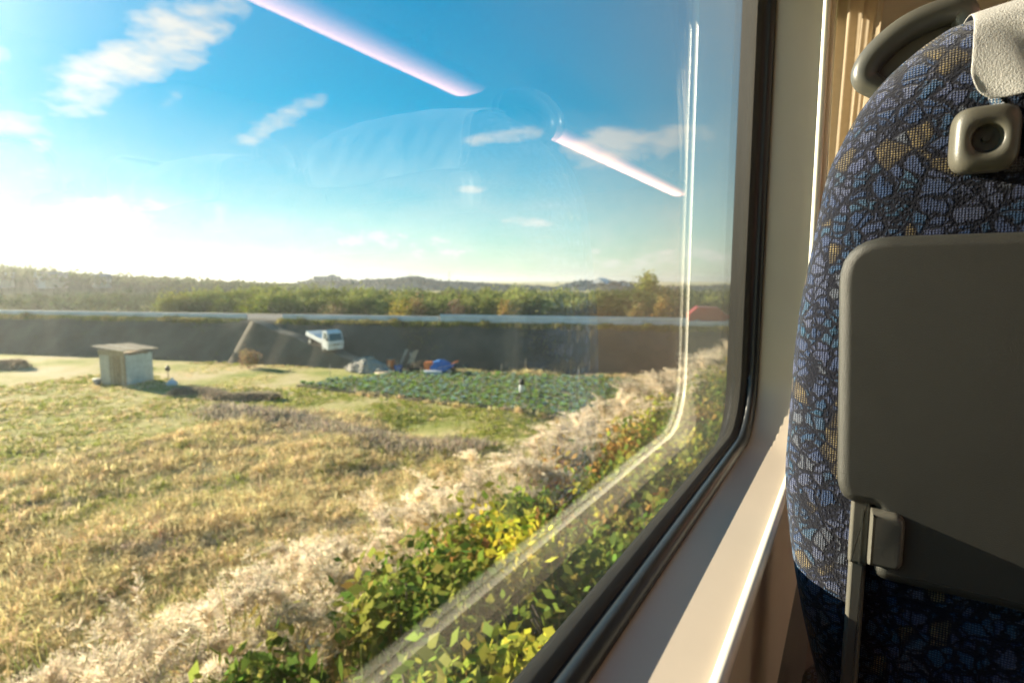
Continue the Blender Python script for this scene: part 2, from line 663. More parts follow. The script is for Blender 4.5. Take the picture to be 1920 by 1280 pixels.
def window_bay(b0, b1, w0, w1, label, mir=False):
    S = lambda L, x: [Vector((side(x, mir), p[0], p[1])) for p in L]
    z0, z1 = ZC - .272, ZC + .575
    mx = lambda o, ob, os_, r: rr(w0 - os_, w1 + os_, z0 - ob, z1 + os_, r)
    cy = (w0 + w1) / 2
    root = empty('train_window', (side(WX, mir), cy, z0))
    tag(root, label, 'window', None)
    g = MB()
    L = rr(w0 - .03, w1 + .03, z0 - .035, z1 + .03, .10)
    g.add(S(L, WX), [tuple(range(len(L)))])
    pane = g.build('glass_pane', MT['glass_in'], root)
    if (pane.data.polygons[0].normal.x > 0) == mir:      # front side faces the room
        pane.data.flip_normals()
    g = MB()
    g.add(S(L, WX - .006), [tuple(range(len(L)))])
    g.build('glass_pane', MT['glass_out'], root)
    # gasket lip against the glass, dull olive
    g = MB()
    g.loft([S(mx(0, .0, .0, .095), WX - .010), S(mx(0, .0, .0, .095), WX + .006), S(mx(0, .004, .004, .098), WX + .010)])
    g.build('gasket', MT['gasket'], root, True)
    # black rubber seal: groove then round bead
    loops = [S(mx(0, .004, .004, .098), WX + .010), S(mx(0, .006, .006, .10), WX + .004)]
    for k in range(9):
        a = math.pi * (1 - k / 8.0)
        q = .0165 + .0105 * math.cos(a)
        loops.append(S(mx(0, q - .006, q - .004, .10), WX + .0185 + .0105 * math.sin(a)))
    loops.append(S(mx(0, .020, .022, .105), WX + .012))
    g = MB()
    g.loft(loops)
    g.build('rubber_seal', MT['rubber'], root, True)
    # moulded surround (jamb + sloping sill)
    g = MB()
    g.loft([S(mx(0, .0118, .019, .105), WX + .013), S(mx(0, .0125, .0150, .105), SEALX), S(mx(0, .0135, .0120, .105), -.11),
            S(mx(0, .0150, .0085, .105), AX - .008)])
    g.build('surround', MT['sill'], root, True)
    # rounded bead at the room edge
    g = MB()
    loops = []
    for k in range(12):
        a = 2 * math.pi * k / 12
        q = .006 * math.cos(a)
        loops.append(S(mx(0, .016 + q, .0070 + q, .105), AX - .006 + .006 * math.sin(a)))
    g.loft(loops, wrap=True)
    g.build('edge_bead', MT['bead'], root, True)
    # wall of the bay around the window
    zi0, zi1 = z0 - .016, z1 + .008
    w = MB()
    inner = rr(w0 - .008, w1 + .008, zi0, zi1, .105)
    outer = rr(b0, b1, ZC - .62, CEIL, .0005)
    w.loft([S(inner, AX - .008), S(outer, AX - .008)])
    tag(w.build('wall', MT['panel']), kind='structure')
    # lower wall and outer skin
    w = MB()
    w.box((side(AX - .018, mir), (b0 + b1) / 2, (FLOOR + ZC - .62) / 2), (.02, b1 - b0, ZC - .62 - FLOOR))
    tag(w.build('lower_wall', MT['lower_wall']), kind='structure')
    w = MB()
    w.loft([S(rr(w0 - .025, w1 + .025, z0 - .03, z1 + .025, .10), WX - .030),
            S(rr(b0, b1, FLOOR - .25, CEIL + .15, .0005), WX - .030)])
    w.loft([S(rr(w0 - .025, w1 + .025, z0 - .03, z1 + .025, .10), WX - .030),
            S(rr(w0 - .025, w1 + .025, z0 - .03, z1 + .025, .10), WX - .0065)])
    tag(w.build('outer_wall', MT['black']), kind='structure')


BAYS = [(-3.4, -.95, -3.2, -1.15), (-.95, 1.19, -.75, 1.105), (1.19, 3.85, 1.275, 3.55), (3.85, BULK, 4.15, 5.95)]
LB = ['double glazed train window behind the photographed seat row', 'double glazed train window with black rubber seal in front of the field',
      'train window behind the tan curtain and patterned seat', 'train window next to the end bulkhead']
LBR = ['window across the aisle behind the seat row', 'window across the aisle level with the big window',
       'window across the aisle ahead of the seat', 'window across the aisle next to the bulkhead']
for (b0, b1, w0, w1), la, lr in zip(BAYS, LB, LBR):
    window_bay(b0, b1, w0, w1, la)
    window_bay(b0, b1, w0, w1, lr, True)

m = MB(); m.box((1.27, 1.42, FLOOR - .03), (2.80, 9.7, .06))
tag(m.build('floor', MT['floor']), kind='structure')
m = MB()
prof = [(-.09, CEIL - .002), (.25, CEIL + .02), (.8, CEIL + .05), (1.27, CEIL + .06), (1.74, CEIL + .05), (2.29, CEIL + .02), (2.64, CEIL - .002)]
m.loft([[Vector((x, y, z)) for x, z in prof] for y in (-3.4, BULK)], closed=False)
m.loft([[Vector((x, y, z + .1)) for x, z in prof] for y in (-3.4, BULK)], closed=False)
tag(m.build('ceiling', MT['ceiling'], smooth=True), kind='structure')
m = MB(); m.box((1.27, BULK + .04, (FLOOR + CEIL) / 2 + .05), (2.9, .08, CEIL - FLOOR + .25))
tag(m.build('bulkhead', MT['bulkhead']), kind='structure')
m = MB(); m.box((1.27, -3.44, (FLOOR + CEIL) / 2 + .05), (2.9, .08, CEIL - FLOOR + .25))
tag(m.build('rear_bulkhead', MT['bulkhead']), kind='structure')

# bulkhead door surround seen over the seat
t = empty('corner_post', (-.03, BULK - .05, FLOOR))
tag(t, 'pale rounded corner post where wall meets tan bulkhead', 'post')
m = MB()
m.loft([[Vector((-.02 + .055 * math.cos(2 * math.pi * k / 20), BULK - .05 + .05 * math.sin(2 * math.pi * k / 20), z)) for k in range(20)]
        for z in (FLOOR, CEIL)], cap0=True, cap1=True)
m.build('column', MT['panel'], t, True)
m = MB(); m.box((-.02, BULK - .05, FLOOR + .03), (.13, .12, .06))
m.build('foot', MT['lower_wall'], t)
t = empty('bulkhead_panel', (.75, BULK - .01, FLOOR))
tag(t, 'tan wall panel with rounded corners on the end bulkhead', 'panel')
L = rr(.10, 1.0, FLOOR + .1, CEIL - .12, .08)
m = MB()
m.loft([[Vector((p[0], BULK + .002, p[1])) for p in L], [Vector((p[0], BULK - .02, p[1])) for p in L]], cap1=True)
m.build('board', MT['bulkhead'], t)
m = MB()
L2 = rr(.085, 1.015, FLOOR + .085, CEIL - .105, .09)
m.loft([[Vector((p[0], BULK - .012, p[1])) for p in L2], [Vector((p[0], BULK - .024, p[1])) for p in L2],
        [Vector((p[0], BULK - .024, p[1])) for p in L], [Vector((p[0], BULK - .012, p[1])) for p in L]], wrap=True)
m.build('trim', MT['panel'], t)

# ceiling light strips (their reflections are the two pink bars in the glass)
for (y0, y1, la) in ((-2.9, 2.24, 'pinkish ceiling light strip above the seat row, reflected in the glass'),
                     (2.56, 5.95, 'pinkish ceiling light strip ahead, running up to the bulkhead')):
    t = empty('ceiling_light', (1.25, (y0 + y1) / 2, CEIL + .05))
    tag(t, la, 'ceiling light')
    m = MB()
    m.loft([[Vector((1.25 + .09 * math.cos(math.pi * k / 8), y, ZC + .885 - .02 * math.sin(math.pi * k / 8))) for k in range(9)] for y in (y0, y1)],
           closed=True, cap0=True, cap1=True)
    m.build('diffuser', MT['lamp'], t, False)
    m = MB()
    m.box((1.25, (y0 + y1) / 2, ZC + .90), (.20, y1 - y0 + .04, .028))
    for y in np.linspace(y0 + .3, y1 - .3, 4):
        m.box((1.25, y, ZC + .985), (.03, .03, .15))
    m.build('housing', MT['ceiling'], t)


# curtains gathered on the pillars
def curtain(yc, depth, label, ph=0.0, x0=AX - .006, wid=.30):
    t = empty('curtain', (x0 + .03, yc, ZC - .33))
    tag(t, label, 'curtain', 'curtains gathered at the pillars')
    m = MB()
    nz_, nu = 40, 150
    loops = []
    A_, B_ = Vector((x0 + .002, yc + wid * .5, 0)), Vector((x0 + depth, yc - wid * .5, 0))
    nn = Vector((B_.y - A_.y, A_.x - B_.x, 0)).normalized()
    for i in range(nz_):
        s = i / (nz_ - 1)
        z = ZC - .34 + s * 1.22
        sq = .50 + .50 * min(1, abs(s - .22) * 1.9) ** 1.2      # tied in low down
        L = []
        for j in range(nu):
            u = j / (nu - 1)
            a = u * 2 * math.pi * 3.2 + ph + .9 * math.sin(2.2 * s + u * 5)
            p = A_.lerp(B_, .5 * (1 - sq) * .2 + u * sq)
            fl = .011 * (math.sin(a) + .35 * math.sin(2 * a + 1 + 2 * s) + .25 * math.sin(4.3 * a + s * 3))
            p = p + nn * fl
            L.append(Vector((max(p.x, x0 + .001), p.y, z)))
        loops.append(L)
    m.loft(loops, closed=False)
    m.build('cloth', MT['curtain'], t, True)
    m = MB()
    m.tube([(x0 + .035, yc - wid * .75, ZC + .885), (x0 + .035, yc + wid * .75, ZC + .885)], .008, 8)
    for s in (-.7, .7):
        m.box((x0 + .016, yc + s * wid, ZC + .885), (.05, .02, .02))
    m.build('rail', MT['steel'], t, True)


curtain(1.345, .085, 'tan pleated curtain gathered on the pillar behind the patterned seat', 0.6, wid=.15)
curtain(3.85, .075, 'tan pleated curtain gathered between the two farther windows', 2.0, wid=.2)


# ------------------------------------------------------------------ the seat in front
XC = .215
SY = .64                      # plane of the widest outline
seat = empty('train_seat', (XC, .74, FLOOR))
tag(seat, 'train seat in navy patterned fabric with grey tray table folded up on its back', 'seat')
px = [(1548, 1330), (1538, 1280), (1510, 1160), (1490, 1050), (1479, 960), (1474, 880), (1480, 790), (1488, 690), (1498, 600),
      (1510, 530), (1524, 465), (1538, 395), (1553, 330), (1578, 275), (1612, 215), (1655, 160), (1700, 118), (1750, 80), (1815, 47)]
half = []
for a, b in px:
    p = on_y(a, b, SY)
    half.append(Vector((p.x, p.z)))
half.append(Vector((XC - .06, half[-1].y + .012)))
half = catmull([Vector((p.x, p.y, 0)) for p in half], 3)
half = [Vector((p.x, p.y)) for p in half]
SEATBOT = ZC - .72
half = [Vector((half[0].x + .012, SEATBOT))] + half
full = half + [Vector((2 * XC - p.x, p.y)) for p in reversed(half)]


def ztop_at(x):
    x = min(x, 2 * XC - x)
    best = None
    for i in range(len(half) - 1):
        a, b = half[i], half[i + 1]
        if a.y > ZC - .05 and min(a.x, b.x) <= x <= max(a.x, b.x) and abs(b.x - a.x) > 1e-6:
            best = a.y + (b.y - a.y) * (x - a.x) / (b.x - a.x)
    return best if best else half[-1].y


def ring(P, y):
    return [Vector((p.x, y, p.y)) for p in P]


m = MB()
prof = [(.115, .590), (.07, .592), (.035, .597), (.016, .605), (.005, .617), (.0, .632), (.0, .70), (.004, .725), (.014, .742), (.035, .755), (.08, .762)]
m.loft([ring(offset2(full, d), y) for d, y in prof], cap0=True, cap1=True)
back = m.build('backrest', MT['fabric'], seat, True)
# lower pocket panel under the tray
P0 = on_y(1655, 1100, .585)
PK = smooth_poly([(P0.x, SEATBOT + .05), (P0.x - .002, P0.z), (2 * XC - P0.x + .002, P0.z), (2 * XC - P0.x, SEATBOT + .05)], .022)
m = MB()
m.loft([ring(offset2(PK, d), y) for d, y in ((.0, .604), (.0, .598), (.003, .594), (.009, .590), (.018, .588))], cap0=True, cap1=True)
m.build('pocket', MT['fabric'], seat, True)
# cushion, base
m = MB()
CU = smooth_poly([(-.045, ZC - .86), (-.045, ZC - .70), (.475, ZC - .70), (.475, ZC - .86)], .035)
m.loft([ring(offset2(CU, d), y) for d, y in ((.03, .66), (.0, .68), (.0, 1.10), (.012, 1.14), (.04, 1.16))], cap0=True, cap1=True)
m.build('cushion', MT['fabric'], seat, True)
m = MB(); m.box((XC, .88, ZC - .89), (.44, .42, .06)); m.box((XC, .88, FLOOR + .17), (.12, .26, .22)); m.box((XC, .88, FLOOR + .03), (.46, .40, .06))
m.build('pedestal', MT['lower_wall'], seat, bevel=.006)
m = MB(); m.box((XC, .70, ZC - .78), (.40, .10, .2))
m.build('hinge', MT['black'], seat)

# tray
TY = .562
q = lambda a, b, y=TY: (lambda p: Vector((p.x, p.z)))(on_y(a, b, y))
tl, bl, n1, n2 = q(1574, 445), q(1569, 940), q(1645, 948), q(1637, 1088)
n1 = Vector((n1.x, bl.y))
half_t = [n2, n1, bl, tl]
TP = half_t + [Vector((2 * XC - p.x, p.y)) for p in reversed(half_t)]
TPs = smooth_poly(TP, [.012, .004, .022, .040, .040, .022, .004, .012], 7)
m = MB()
prof = [(.012, .587), (.003, .586), (.0, .582), (.0, .573)] + [(.010 * (1 - math.cos(R(a_))), .572 - .010 * math.sin(R(a_))) for a_ in (18, 36, 54, 72, 90)]
m.loft([ring(offset2(TPs, d), y) for d, y in prof], cap0=True, cap1=True)
tray = m.build('tray_table', MT['tray'], seat, True)
md = tray.modifiers.new('wn', 'WEIGHTED_NORMAL')
# hinge arms and latches on both sides of the notch
for s in (1, -1):
    fx = lambda x: x if s > 0 else 2 * XC - x
    a0, a1 = q(1596, 945, .572), q(1627, 1058, .572)
    cx, w = (a0.x + a1.x) / 2, abs(a1.x - a0.x)
    m = MB()
    P = smooth_poly([(fx(cx - w / 2), a1.y), (fx(cx + w / 2), a1.y), (fx(cx + w / 2), a0.y + .01), (fx(cx - w / 2), a0.y + .01)], .003, 4)
    m.loft([ring(offset2(P, d), y) for d, y in ((.0, .596), (.0, .570), (.0015, .5675), (.003, .567))], cap0=True, cap1=True)
    arm = m.build('arm_block', MT['tray_metal'], seat, True)
    arm.modifiers.new('wn', 'WEIGHTED_NORMAL')
    m = MB(); m.box((fx(cx + .0012), .5668, (a0.y + a1.y) / 2), (.0012, .002, abs(a0.y - a1.y) * .96))
    m.build('seam', MT['grip'], arm)
    m = MB()
    w2 = w * .86
    P = smooth_poly([(fx(cx - w2 / 2), SEATBOT - .01), (fx(cx + w2 / 2), SEATBOT - .01), (fx(cx + w2 / 2), a1.y + .002), (fx(cx - w2 / 2), a1.y + .002)], .003, 4)
    m.loft([ring(offset2(P, d), y) for d, y in ((.0, .597), (.0, .575), (.003, .571))], cap0=True, cap1=True)
    o = m.build('arm', MT['tray_metal'], seat, True)
    o.modifiers.new('wn', 'WEIGHTED_NORMAL')
    c0, c1 = q(1633, 960, .552), q(1691, 1076, .552)
    P = smooth_poly([(fx(c0.x), c1.y), (fx(c1.x), c1.y), (fx(c1.x), c0.y), (fx(c0.x), c0.y)], [.002, .009, .009, .002], 5)
    m = MB()
    m.loft([ring(offset2(P, d), y) for d, y in ((.0, .575), (.0, .5565), (.0015, .5535), (.004, .552))], cap0=True, cap1=True)
    o = m.build('latch', MT['tray_metal'], seat, True)
    o.modifiers.new('wn', 'WEIGHTED_NORMAL')

# coat hook: rounded square block with a round recess
hc = q(1845, 258, .585)
m = MB()


def sq(rx, rz, e, n=40):
    L = []
    for k in range(n):
        a = 2 * math.pi * k / n
        c, s_ = math.cos(a), math.sin(a)
        L.append((rx * abs(c) ** e * (1 if c >= 0 else -1), rz * abs(s_) ** e * (1 if s_ >= 0 else -1)))
    return L


HK = [(.0215, .026, .5, .600), (.0215, .026, .5, .584), (.0205, .025, .5, .574), (.018, .0225, .52, .569), (.0145, .016, .7, .5675), (.0105, .0115, 1, .568),
      (.0098, .0108, 1, .5695), (.0085, .0095, 1, .577)]
m.loft([[Vector((hc.x + x, y, hc.y + z + (.6 - y) * -.12)) for x, z in sq(rx, rz, e)] for rx, rz, e, y in HK], cap0=True)
hook = m.build('coat_hook', MT['hook'], seat, True)
m = MB()
m.add([Vector((hc.x + x, .5768, hc.y + z - .0028)) for x, z in sq(.0086, .0096, 1)], [tuple(range(40))])
m.tube([(hc.x, .578, hc.y - .003), (hc.x, .5735, hc.y - .003)], [.003, .0024], 10, up=(0, 0, 1))
m.build('recess', MT['hook_dark'], hook)

# grab handle on the shoulder
HY = .672
hp = [(1668, 178), (1640, 163), (1624, 152), (1622, 136), (1634, 113), (1662, 84), (1700, 55), (1745, 33), (1785, 22), (1806, 24), (1812, 44), (1812, 66)]
pts = catmull([on_y(a, b, HY) for a, b in hp], 5)
m = MB()
m.tube(pts, [.0098 + .003 * math.sin(math.pi * i / (len(pts) - 1)) for i in range(len(pts))], 14, up=(0, 1, 0))
handle = m.build('grab_handle', MT['grip'], seat, True)
wp = [(1640, 150), (1652, 118), (1700, 72), (1750, 46), (1800, 34), (1815, 70), (1750, 110), (1690, 150), (1660, 180)]
m = MB()
PW = [(lambda p: Vector((p.x, p.z)))(on_y(a, b, HY + .01)) for a, b in wp]
m.loft([ring(PW, HY + .004), ring(PW, HY + .014)], cap0=True, cap1=True)
m.build('web', MT['web'], handle)

# antimacassar: white cloth draped over the top (lies on the seat: a thing of its own)
lx = q(1820, 110, .586).x
zb = q(1860, 196, .586).y
cov = empty('headrest_cover', (XC, .66, half[-1].y))
tag(cov, 'white crumpled cloth cover draped over the seat headrest', 'headrest cover')
m = MB()
nu, nv = 60, 70
grid = []
rn = np.random.default_rng(3)
wr = [(rn.uniform(20, 70), rn.uniform(20, 70), rn.uniform(0, 6), rn.uniform(.0004, .0013)) for _ in range(9)]
for i in range(nv):
    L = []
    for j in range(nu):
        u = j / (nu - 1)
        x = lx + (2 * (XC - lx)) * u
        zt = ztop_at(x) + .004
        cr = 0.0
        e = min(u, 1 - u) * 2 * (XC - lx)
        if e < .022: cr = .022 - math.sqrt(max(0, .022 ** 2 - (.022 - e) ** 2))
        zlow = zb + cr * 1.1 + .004 * math.sin(u * 7)
        hgt = zt - zlow - .03
        arc = math.pi * .088
        tot_l = hgt * 2 + arc
        s = i / (nv - 1) * tot_l
        if s < hgt:
            y, z = .583, zlow + s
        elif s < hgt + arc:
            a = (s - hgt) / arc * math.pi
            y, z = .677 - .094 * math.cos(a), zt - .03 + .034 * math.sin(a)
        else:
            y, z = .771, zt - .03 - (s - hgt - arc)
        w = sum(a * math.sin(kx * x * 1.3 + kz * z + p + 1.5 * math.sin(x * 30 + p)) for kx, kz, p, a in wr)
        flare = .003 * max(0, 1 - s / .05)
        if s < hgt: y += -abs(w) * 1.6 - flare
        else: z += abs(w) * .6
        L.append(Vector((x, y, z)))
    grid.append(L)
m.loft(grid, closed=False)
clo = m.build('cloth', MT['cover'], cov, True)
so = clo.modifiers.new('thick', 'SOLIDIFY')
so.thickness = .0012
ss = clo.modifiers.new('sub', 'SUBSURF')
ss.levels = ss.render_levels = 1

# the other seats of the row and of the row behind (only reflected in the glass; added to block sun patches and darken the interior)
for dx, dy, la in ((.53, 0, 'aisle seat beside the patterned window seat'), (1.33, 0, 'aisle seat across the carriage in the same row'),
                   (1.86, 0, 'window seat on the far side in the same row'), (0, -.98, 'window seat right behind the lens'),
                   (.53, -.98, 'aisle seat in the row behind'), (1.33, -.98, 'aisle seat across the carriage in the row behind'),
                   (1.86, -.98, 'window seat on the far side in the row behind'), (1.33, .98, 'aisle seat across the carriage in the row ahead'),
                   (1.86, .98, 'window seat on the far side in the row ahead')):
    for src, extra in ((seat, ''), (cov, 'white cloth cover on the ')):
        c = copy_tree(src)
        c.location = src.location + Vector((dx, dy, 0))
        tag(c, extra + la, None, 'seats of the carriage' if not extra else 'headrest covers of the carriage')

# ================================================================== outside: terrain
GX = [-1500, -900, -500, -300, -200, -140, -100, -70, -50, -40, -32, -26, -22, -18, -15, -13, -11.5, -10, -9, -8, -7, -6, -5, -4.2, -3.4, -2.8, -2.2, -1.8,
      -1.2, 0, 3, 5, 8, 14, 30, 80, 300, 1500]


def gz(x):
    x = -abs(x - 1.27) + 1.27
    if x >= -1.9: return 4.45
    if x >= -10.2:
        t = (x + 1.9) / -8.3
        return 4.45 * (1 - t) ** 1.08 if t < 1 else 0
    return 0.0


def gzn(x, y):
    """ground height with gentle bumps"""
    b = .10 * math.sin(x * .9 + y * .37) + .08 * math.sin(x * .43 - y * .71 + 1)
    return gz(x) + b * (1 if x < -3 and x > -60 else 0) * (.25 if x < -24 else 1)


GY = [-1500, -600, -250, -120, -60, -30, -20] + [i * 1.5 for i in range(-10, 40)] + [64, 72, 85, 100, 130, 170, 230, 320, 500, 900, 1500, 3000]
V = [(x, y, gzn(x, y)) for y in GY for x in GX]
nx = len(GX)
Fq = [(j * nx + i, j * nx + i + 1, (j + 1) * nx + i + 1, (j + 1) * nx + i) for j in range(len(GY) - 1) for i in range(nx - 1)]


def ground_mat():
    m, t, b = new_mat('field_ground')
    b.inputs['Roughness'].default_value = .95
    b.inputs['Specular IOR Level'].default_value = .1
    tcn = N(t, 'ShaderNodeTexCoord')
    big = N(t, 'ShaderNodeTexNoise', i_Scale=.20, i_Detail=7.0, i_Roughness=.62)
    t.links.new(tcn.outputs['Object'], big.inputs['Vector'])
    r = N(t, 'ShaderNodeValToRGB')
    e = r.color_ramp.elements
    e[0].position, e[0].color = .38, (.26, .28, .07, 1)
    e[1].position, e[1].color = .62, (.56, .46, .27, 1)
    x = e.new(.46); x.color = (.40, .37, .13, 1)
    x = e.new(.54); x.color = (.50, .42, .21, 1)
    t.links.new(big.outputs[0], r.inputs[0])
    sm = N(t, 'ShaderNodeTexNoise', i_Scale=4.0, i_Detail=7.0, i_Roughness=.7)
    t.links.new(tcn.outputs['Object'], sm.inputs['Vector'])
    mr = N(t, 'ShaderNodeMapRange')
    mr.inputs['To Min'].default_value = .55
    mr.inputs['To Max'].default_value = 1.4
    t.links.new(sm.outputs[0], mr.inputs['Value'])
    h = N(t, 'ShaderNodeHueSaturation')
    t.links.new(mr.outputs[0], h.inputs['Value'])
    t.links.new(r.outputs[0], h.inputs['Color'])
    t.links.new(h.outputs[0], b.inputs['Base Color'])
    bn = N(t, 'ShaderNodeBump', i_Strength=.6, i_Distance=.2)
    t.links.new(sm.outputs[0], bn.inputs['Height'])
    t.links.new(bn.outputs[0], b.inputs['Normal'])
    return m


MT['ground'] = ground_mat()
g = fast_mesh('ground', V, Fq, MT['ground'])
tag(g, kind='structure')

MT['earth'] = mat('dark_earth', (.062, .060, .050), .95, c2=(.135, .120, .095), nscale=.35, bump=.6, bscale=6, spec=.1)
MT['track_dirt'] = mat('track_dirt', (.15, .135, .105), .95, c2=(.22, .20, .16), nscale=1.2, spec=.1)
MT['asphalt'] = mat('asphalt', (.10, .10, .095), .9, noise=.2, nscale=2, spec=.2)
MT['soil'] = mat('soil', (.24, .20, .14), .95, c2=(.34, .29, .19), nscale=2.0, spec=.1)
MT['guard'] = mat('guard_white', (.66, .70, .74), .45, noise=.12, nscale=1.5)
MT['wood'] = mat('weathered_wood', (.30, .23, .14), .85, noise=.3, nscale=6)
MT['wood2'] = mat('pale_wood', (.42, .35, .25), .85, noise=.25, nscale=6)
MT['sheet'] = mat('pale_sheet', (.52, .58, .56), .55, noise=.15, nscale=3)
MT['sheet2'] = mat('cream_sheet', (.56, .54, .47), .6, noise=.15, nscale=3)
MT['bluetarp'] = mat('blue_tarp', (.02, .16, .50), .45, noise=.2, nscale=5)
MT['orange'] = mat('orange_paint', (.62, .17, .04), .5, noise=.2, nscale=5)
MT['white'] = mat('white_paint', (.75, .77, .78), .35, noise=.05, nscale=3)
MT['pale_plastic'] = mat('pale_plastic', (.60, .66, .72), .4, noise=.1)
MT['car_glass'] = mat('car_glass', (.03, .06, .065), .08, spec=.8)
MT['tyre'] = mat('tyre', (.02, .02, .02), .8, noise=.2)
MT['red'] = mat('red_paint', (.38, .035, .03), .3, noise=.06)
MT['light'] = mat('lamp_glass', (.6, .6, .58), .15)
MT['concrete'] = mat('concrete', (.42, .41, .38), .85, noise=.12, nscale=2)
MT['roof'] = mat('grey_roof', (.22, .24, .27), .6, noise=.15, nscale=1)
MT['rubble'] = mat('rubble', (.36, .33, .28), .95, noise=.35, nscale=3)

# road embankment running off across the view
ZT = 3.4
T0, T1 = on_z(0, 592, ZT), on_z(1240, 614, ZT)
B0, B1 = on_z(0, 655, 0), on_z(1200, 712, 0)
dv = (T1 - T0).normalized()
nv_ = Vector((dv.y, -dv.x, 0))
if nv_.y > 0: nv_ = -nv_                          # towards the railway side of the camera
Lr = (T1 - T0).length


def emb(s, off, z):
    """s metres along the top edge from T0, off metres out from the top edge toward the camera"""
    p = T0 + dv * s + nv_ * off
    return Vector((p.x, p.y, z))


def s_of(p):
    return (Vector((p.x, p.y, 0)) - Vector((T0.x, T0.y, 0))).dot(dv)


def s_px(px):
    """station along the embankment's top edge met by that pixel column"""
    d = ray(px, 600)
    a = np.array([[d.x, -dv.x], [d.y, -dv.y]])
    k = np.linalg.solve(a, np.array([T0.x, T0.y]))
    return float(k[1])


S_END = s_px(1425)
S_START = -120.0
runs = np.linspace(S_START, S_END, 90)
prof = [(3.1, -.12), (2.6, .35), (1.45, 1.7), (.45, 3.0), (.0, ZT), (-1.0, ZT + .02), (-8.5, ZT + .02), (-9.5, ZT), (-14, -.1)]
MT['brown_earth'] = mat('brown_earth', (.10, .088, .068), .95, c2=(.17, .15, .115), nscale=.5, bump=.6, bscale=6, spec=.1)  # brown soil, lightened further to stand in for glare veil over the left end
S_MID = s_px(600)
for name_, s0_, s1_, mt_ in (('embankment', S_START, S_MID, 'brown_earth'), ('dark_embankment', S_MID, S_END, 'earth')):
    m = MB()
    loops = []
    for s in np.linspace(s0_, s1_, 110):
        L = []
        for k, (o, z) in enumerate(prof):
            j = .10 * math.sin(s * .6 + k) + .07 * math.sin(s * 1.7 + 2 * k) + .05 * math.sin(s * 4.1 + 3 * k)
            L.append(emb(s, o + (j if k < 4 else 0), z + (j * .6 if 0 < k < 4 else 0)))
        loops.append(L)
    m.loft(loops, closed=False)
    tag(m.build(name_, MT[mt_], smooth=True), kind='structure')
m = MB()
m.loft([[emb(s, -1.8, ZT + .026), emb(s, -7.6, ZT + .026)] for s in (S_START, S_END)], closed=False)
tag(m.build('road', MT['asphalt']), kind='structure')

# ramp down to the field
R0, R1 = emb(s_px(492), -.6, ZT), on_z(735, 690, 0.0)
rd = Vector((R1.x - R0.x, R1.y - R0.y, 0)).normalized()
rn_ = Vector((rd.y, -rd.x, 0))
if rn_.dot(nv_) < 0: rn_ = -rn_
m = MB(); m2 = MB()
l1, l2 = [], []
for i in range(24):
    t_ = i / 23
    c = R0.lerp(R1, t_)
    z = ZT * (1 - t_) ** 1.0 + .03 + .05 * math.sin(i)
    o1 = c + rn_ * 1.7
    o2 = c + rn_ * (1.7 + z * .75)
    inn = c - rn_ * 3.4
    l1.append([Vector((o2.x, o2.y, -.1)), Vector((o1.x, o1.y, z))])
    l2.append([Vector((o1.x, o1.y, z)), Vector((inn.x, inn.y, z + .02))])
c = R0 - rd * 2.5
l1.insert(0, [Vector((c.x, c.y, -.1)) + rn_ * 1.2, Vector((R0.x, R0.y, ZT)) - rd * .5 + rn_ * 0.6])
m.loft(l1, closed=False); tag(m.build('ramp_bank', MT['brown_earth'], smooth=True), kind='structure')
m2.loft(l2, closed=False); tag(m2.build('ramp', MT['track_dirt'], smooth=True), kind='structure')


# guard rails
def guardrail(s0, s1, h0, h1, label, off=-.5, sp=3.6):
    a, b = emb(s0, off, ZT), emb(s1, off, ZT)
    c = (a + b) / 2
    t = empty('guardrail', c)
    tag(t, label, 'guardrail')
    n = max(1, int((s1 - s0) / sp))
    for k in range(n):
        p, q_ = emb(s0 + (s1 - s0) * k / n, off, ZT), emb(s0 + (s1 - s0) * (k + 1) / n, off, ZT)
        mm = MB()
        hz = [(0, h0), (.05, h0 + (h1 - h0) * .15), (.05, h0 + (h1 - h0) * .38), (.0, h0 + (h1 - h0) * .5), (.05, h0 + (h1 - h0) * .62),
              (.05, h0 + (h1 - h0) * .85), (0, h1), (-.02, h1), (-.02, h0)]
        mm.loft([[P_ + nv_ * o + Vector((0, 0, z)) for o, z in hz] for P_ in (p - dv * .02, q_ + dv * .02)], cap0=True, cap1=True)
        mm.build('beam', MT['guard'], t)
    for k in range(n + 1):
        p = emb(s0 + (s1 - s0) * k / n, off - .06, ZT)
        mm = MB()
        mm.tube([p + Vector((0, 0, -.2)), p + Vector((0, 0, h1 - .04))], .055, 8)
        mm.build('post', MT['concrete'], t, True)


guardrail(s_px(-25), s_px(455), .12, .52, 'white guardrail ending at the gap above the ramp, beside the shed')
guardrail(s_px(524), s_px(818), .12, .54, 'low white guardrail above the white truck')
guardrail(s_px(822), s_px(1290), .10, .74, 'taller white guardrail stepping up beyond the blue tarpaulin')
guardrail(s_px(1293), s_px(1420), .12, .50, 'white guardrail beneath the red car')

# ------------------------------------------------------------------ foliage builders
MT['leaf'] = leaf_mat('leaf', .35, 1.0)
MT['leaf_far'] = leaf_mat('leaf_far', .25, 1.0, rand=.18)
MT['straw'] = leaf_mat('straw', .45, 1.0)
MT['plume'] = leaf_mat('plume', .45, .92, rand=.28)
MT['bark'] = mat('bark', (.10, .08, .06), .95, noise=.3, nscale=4)


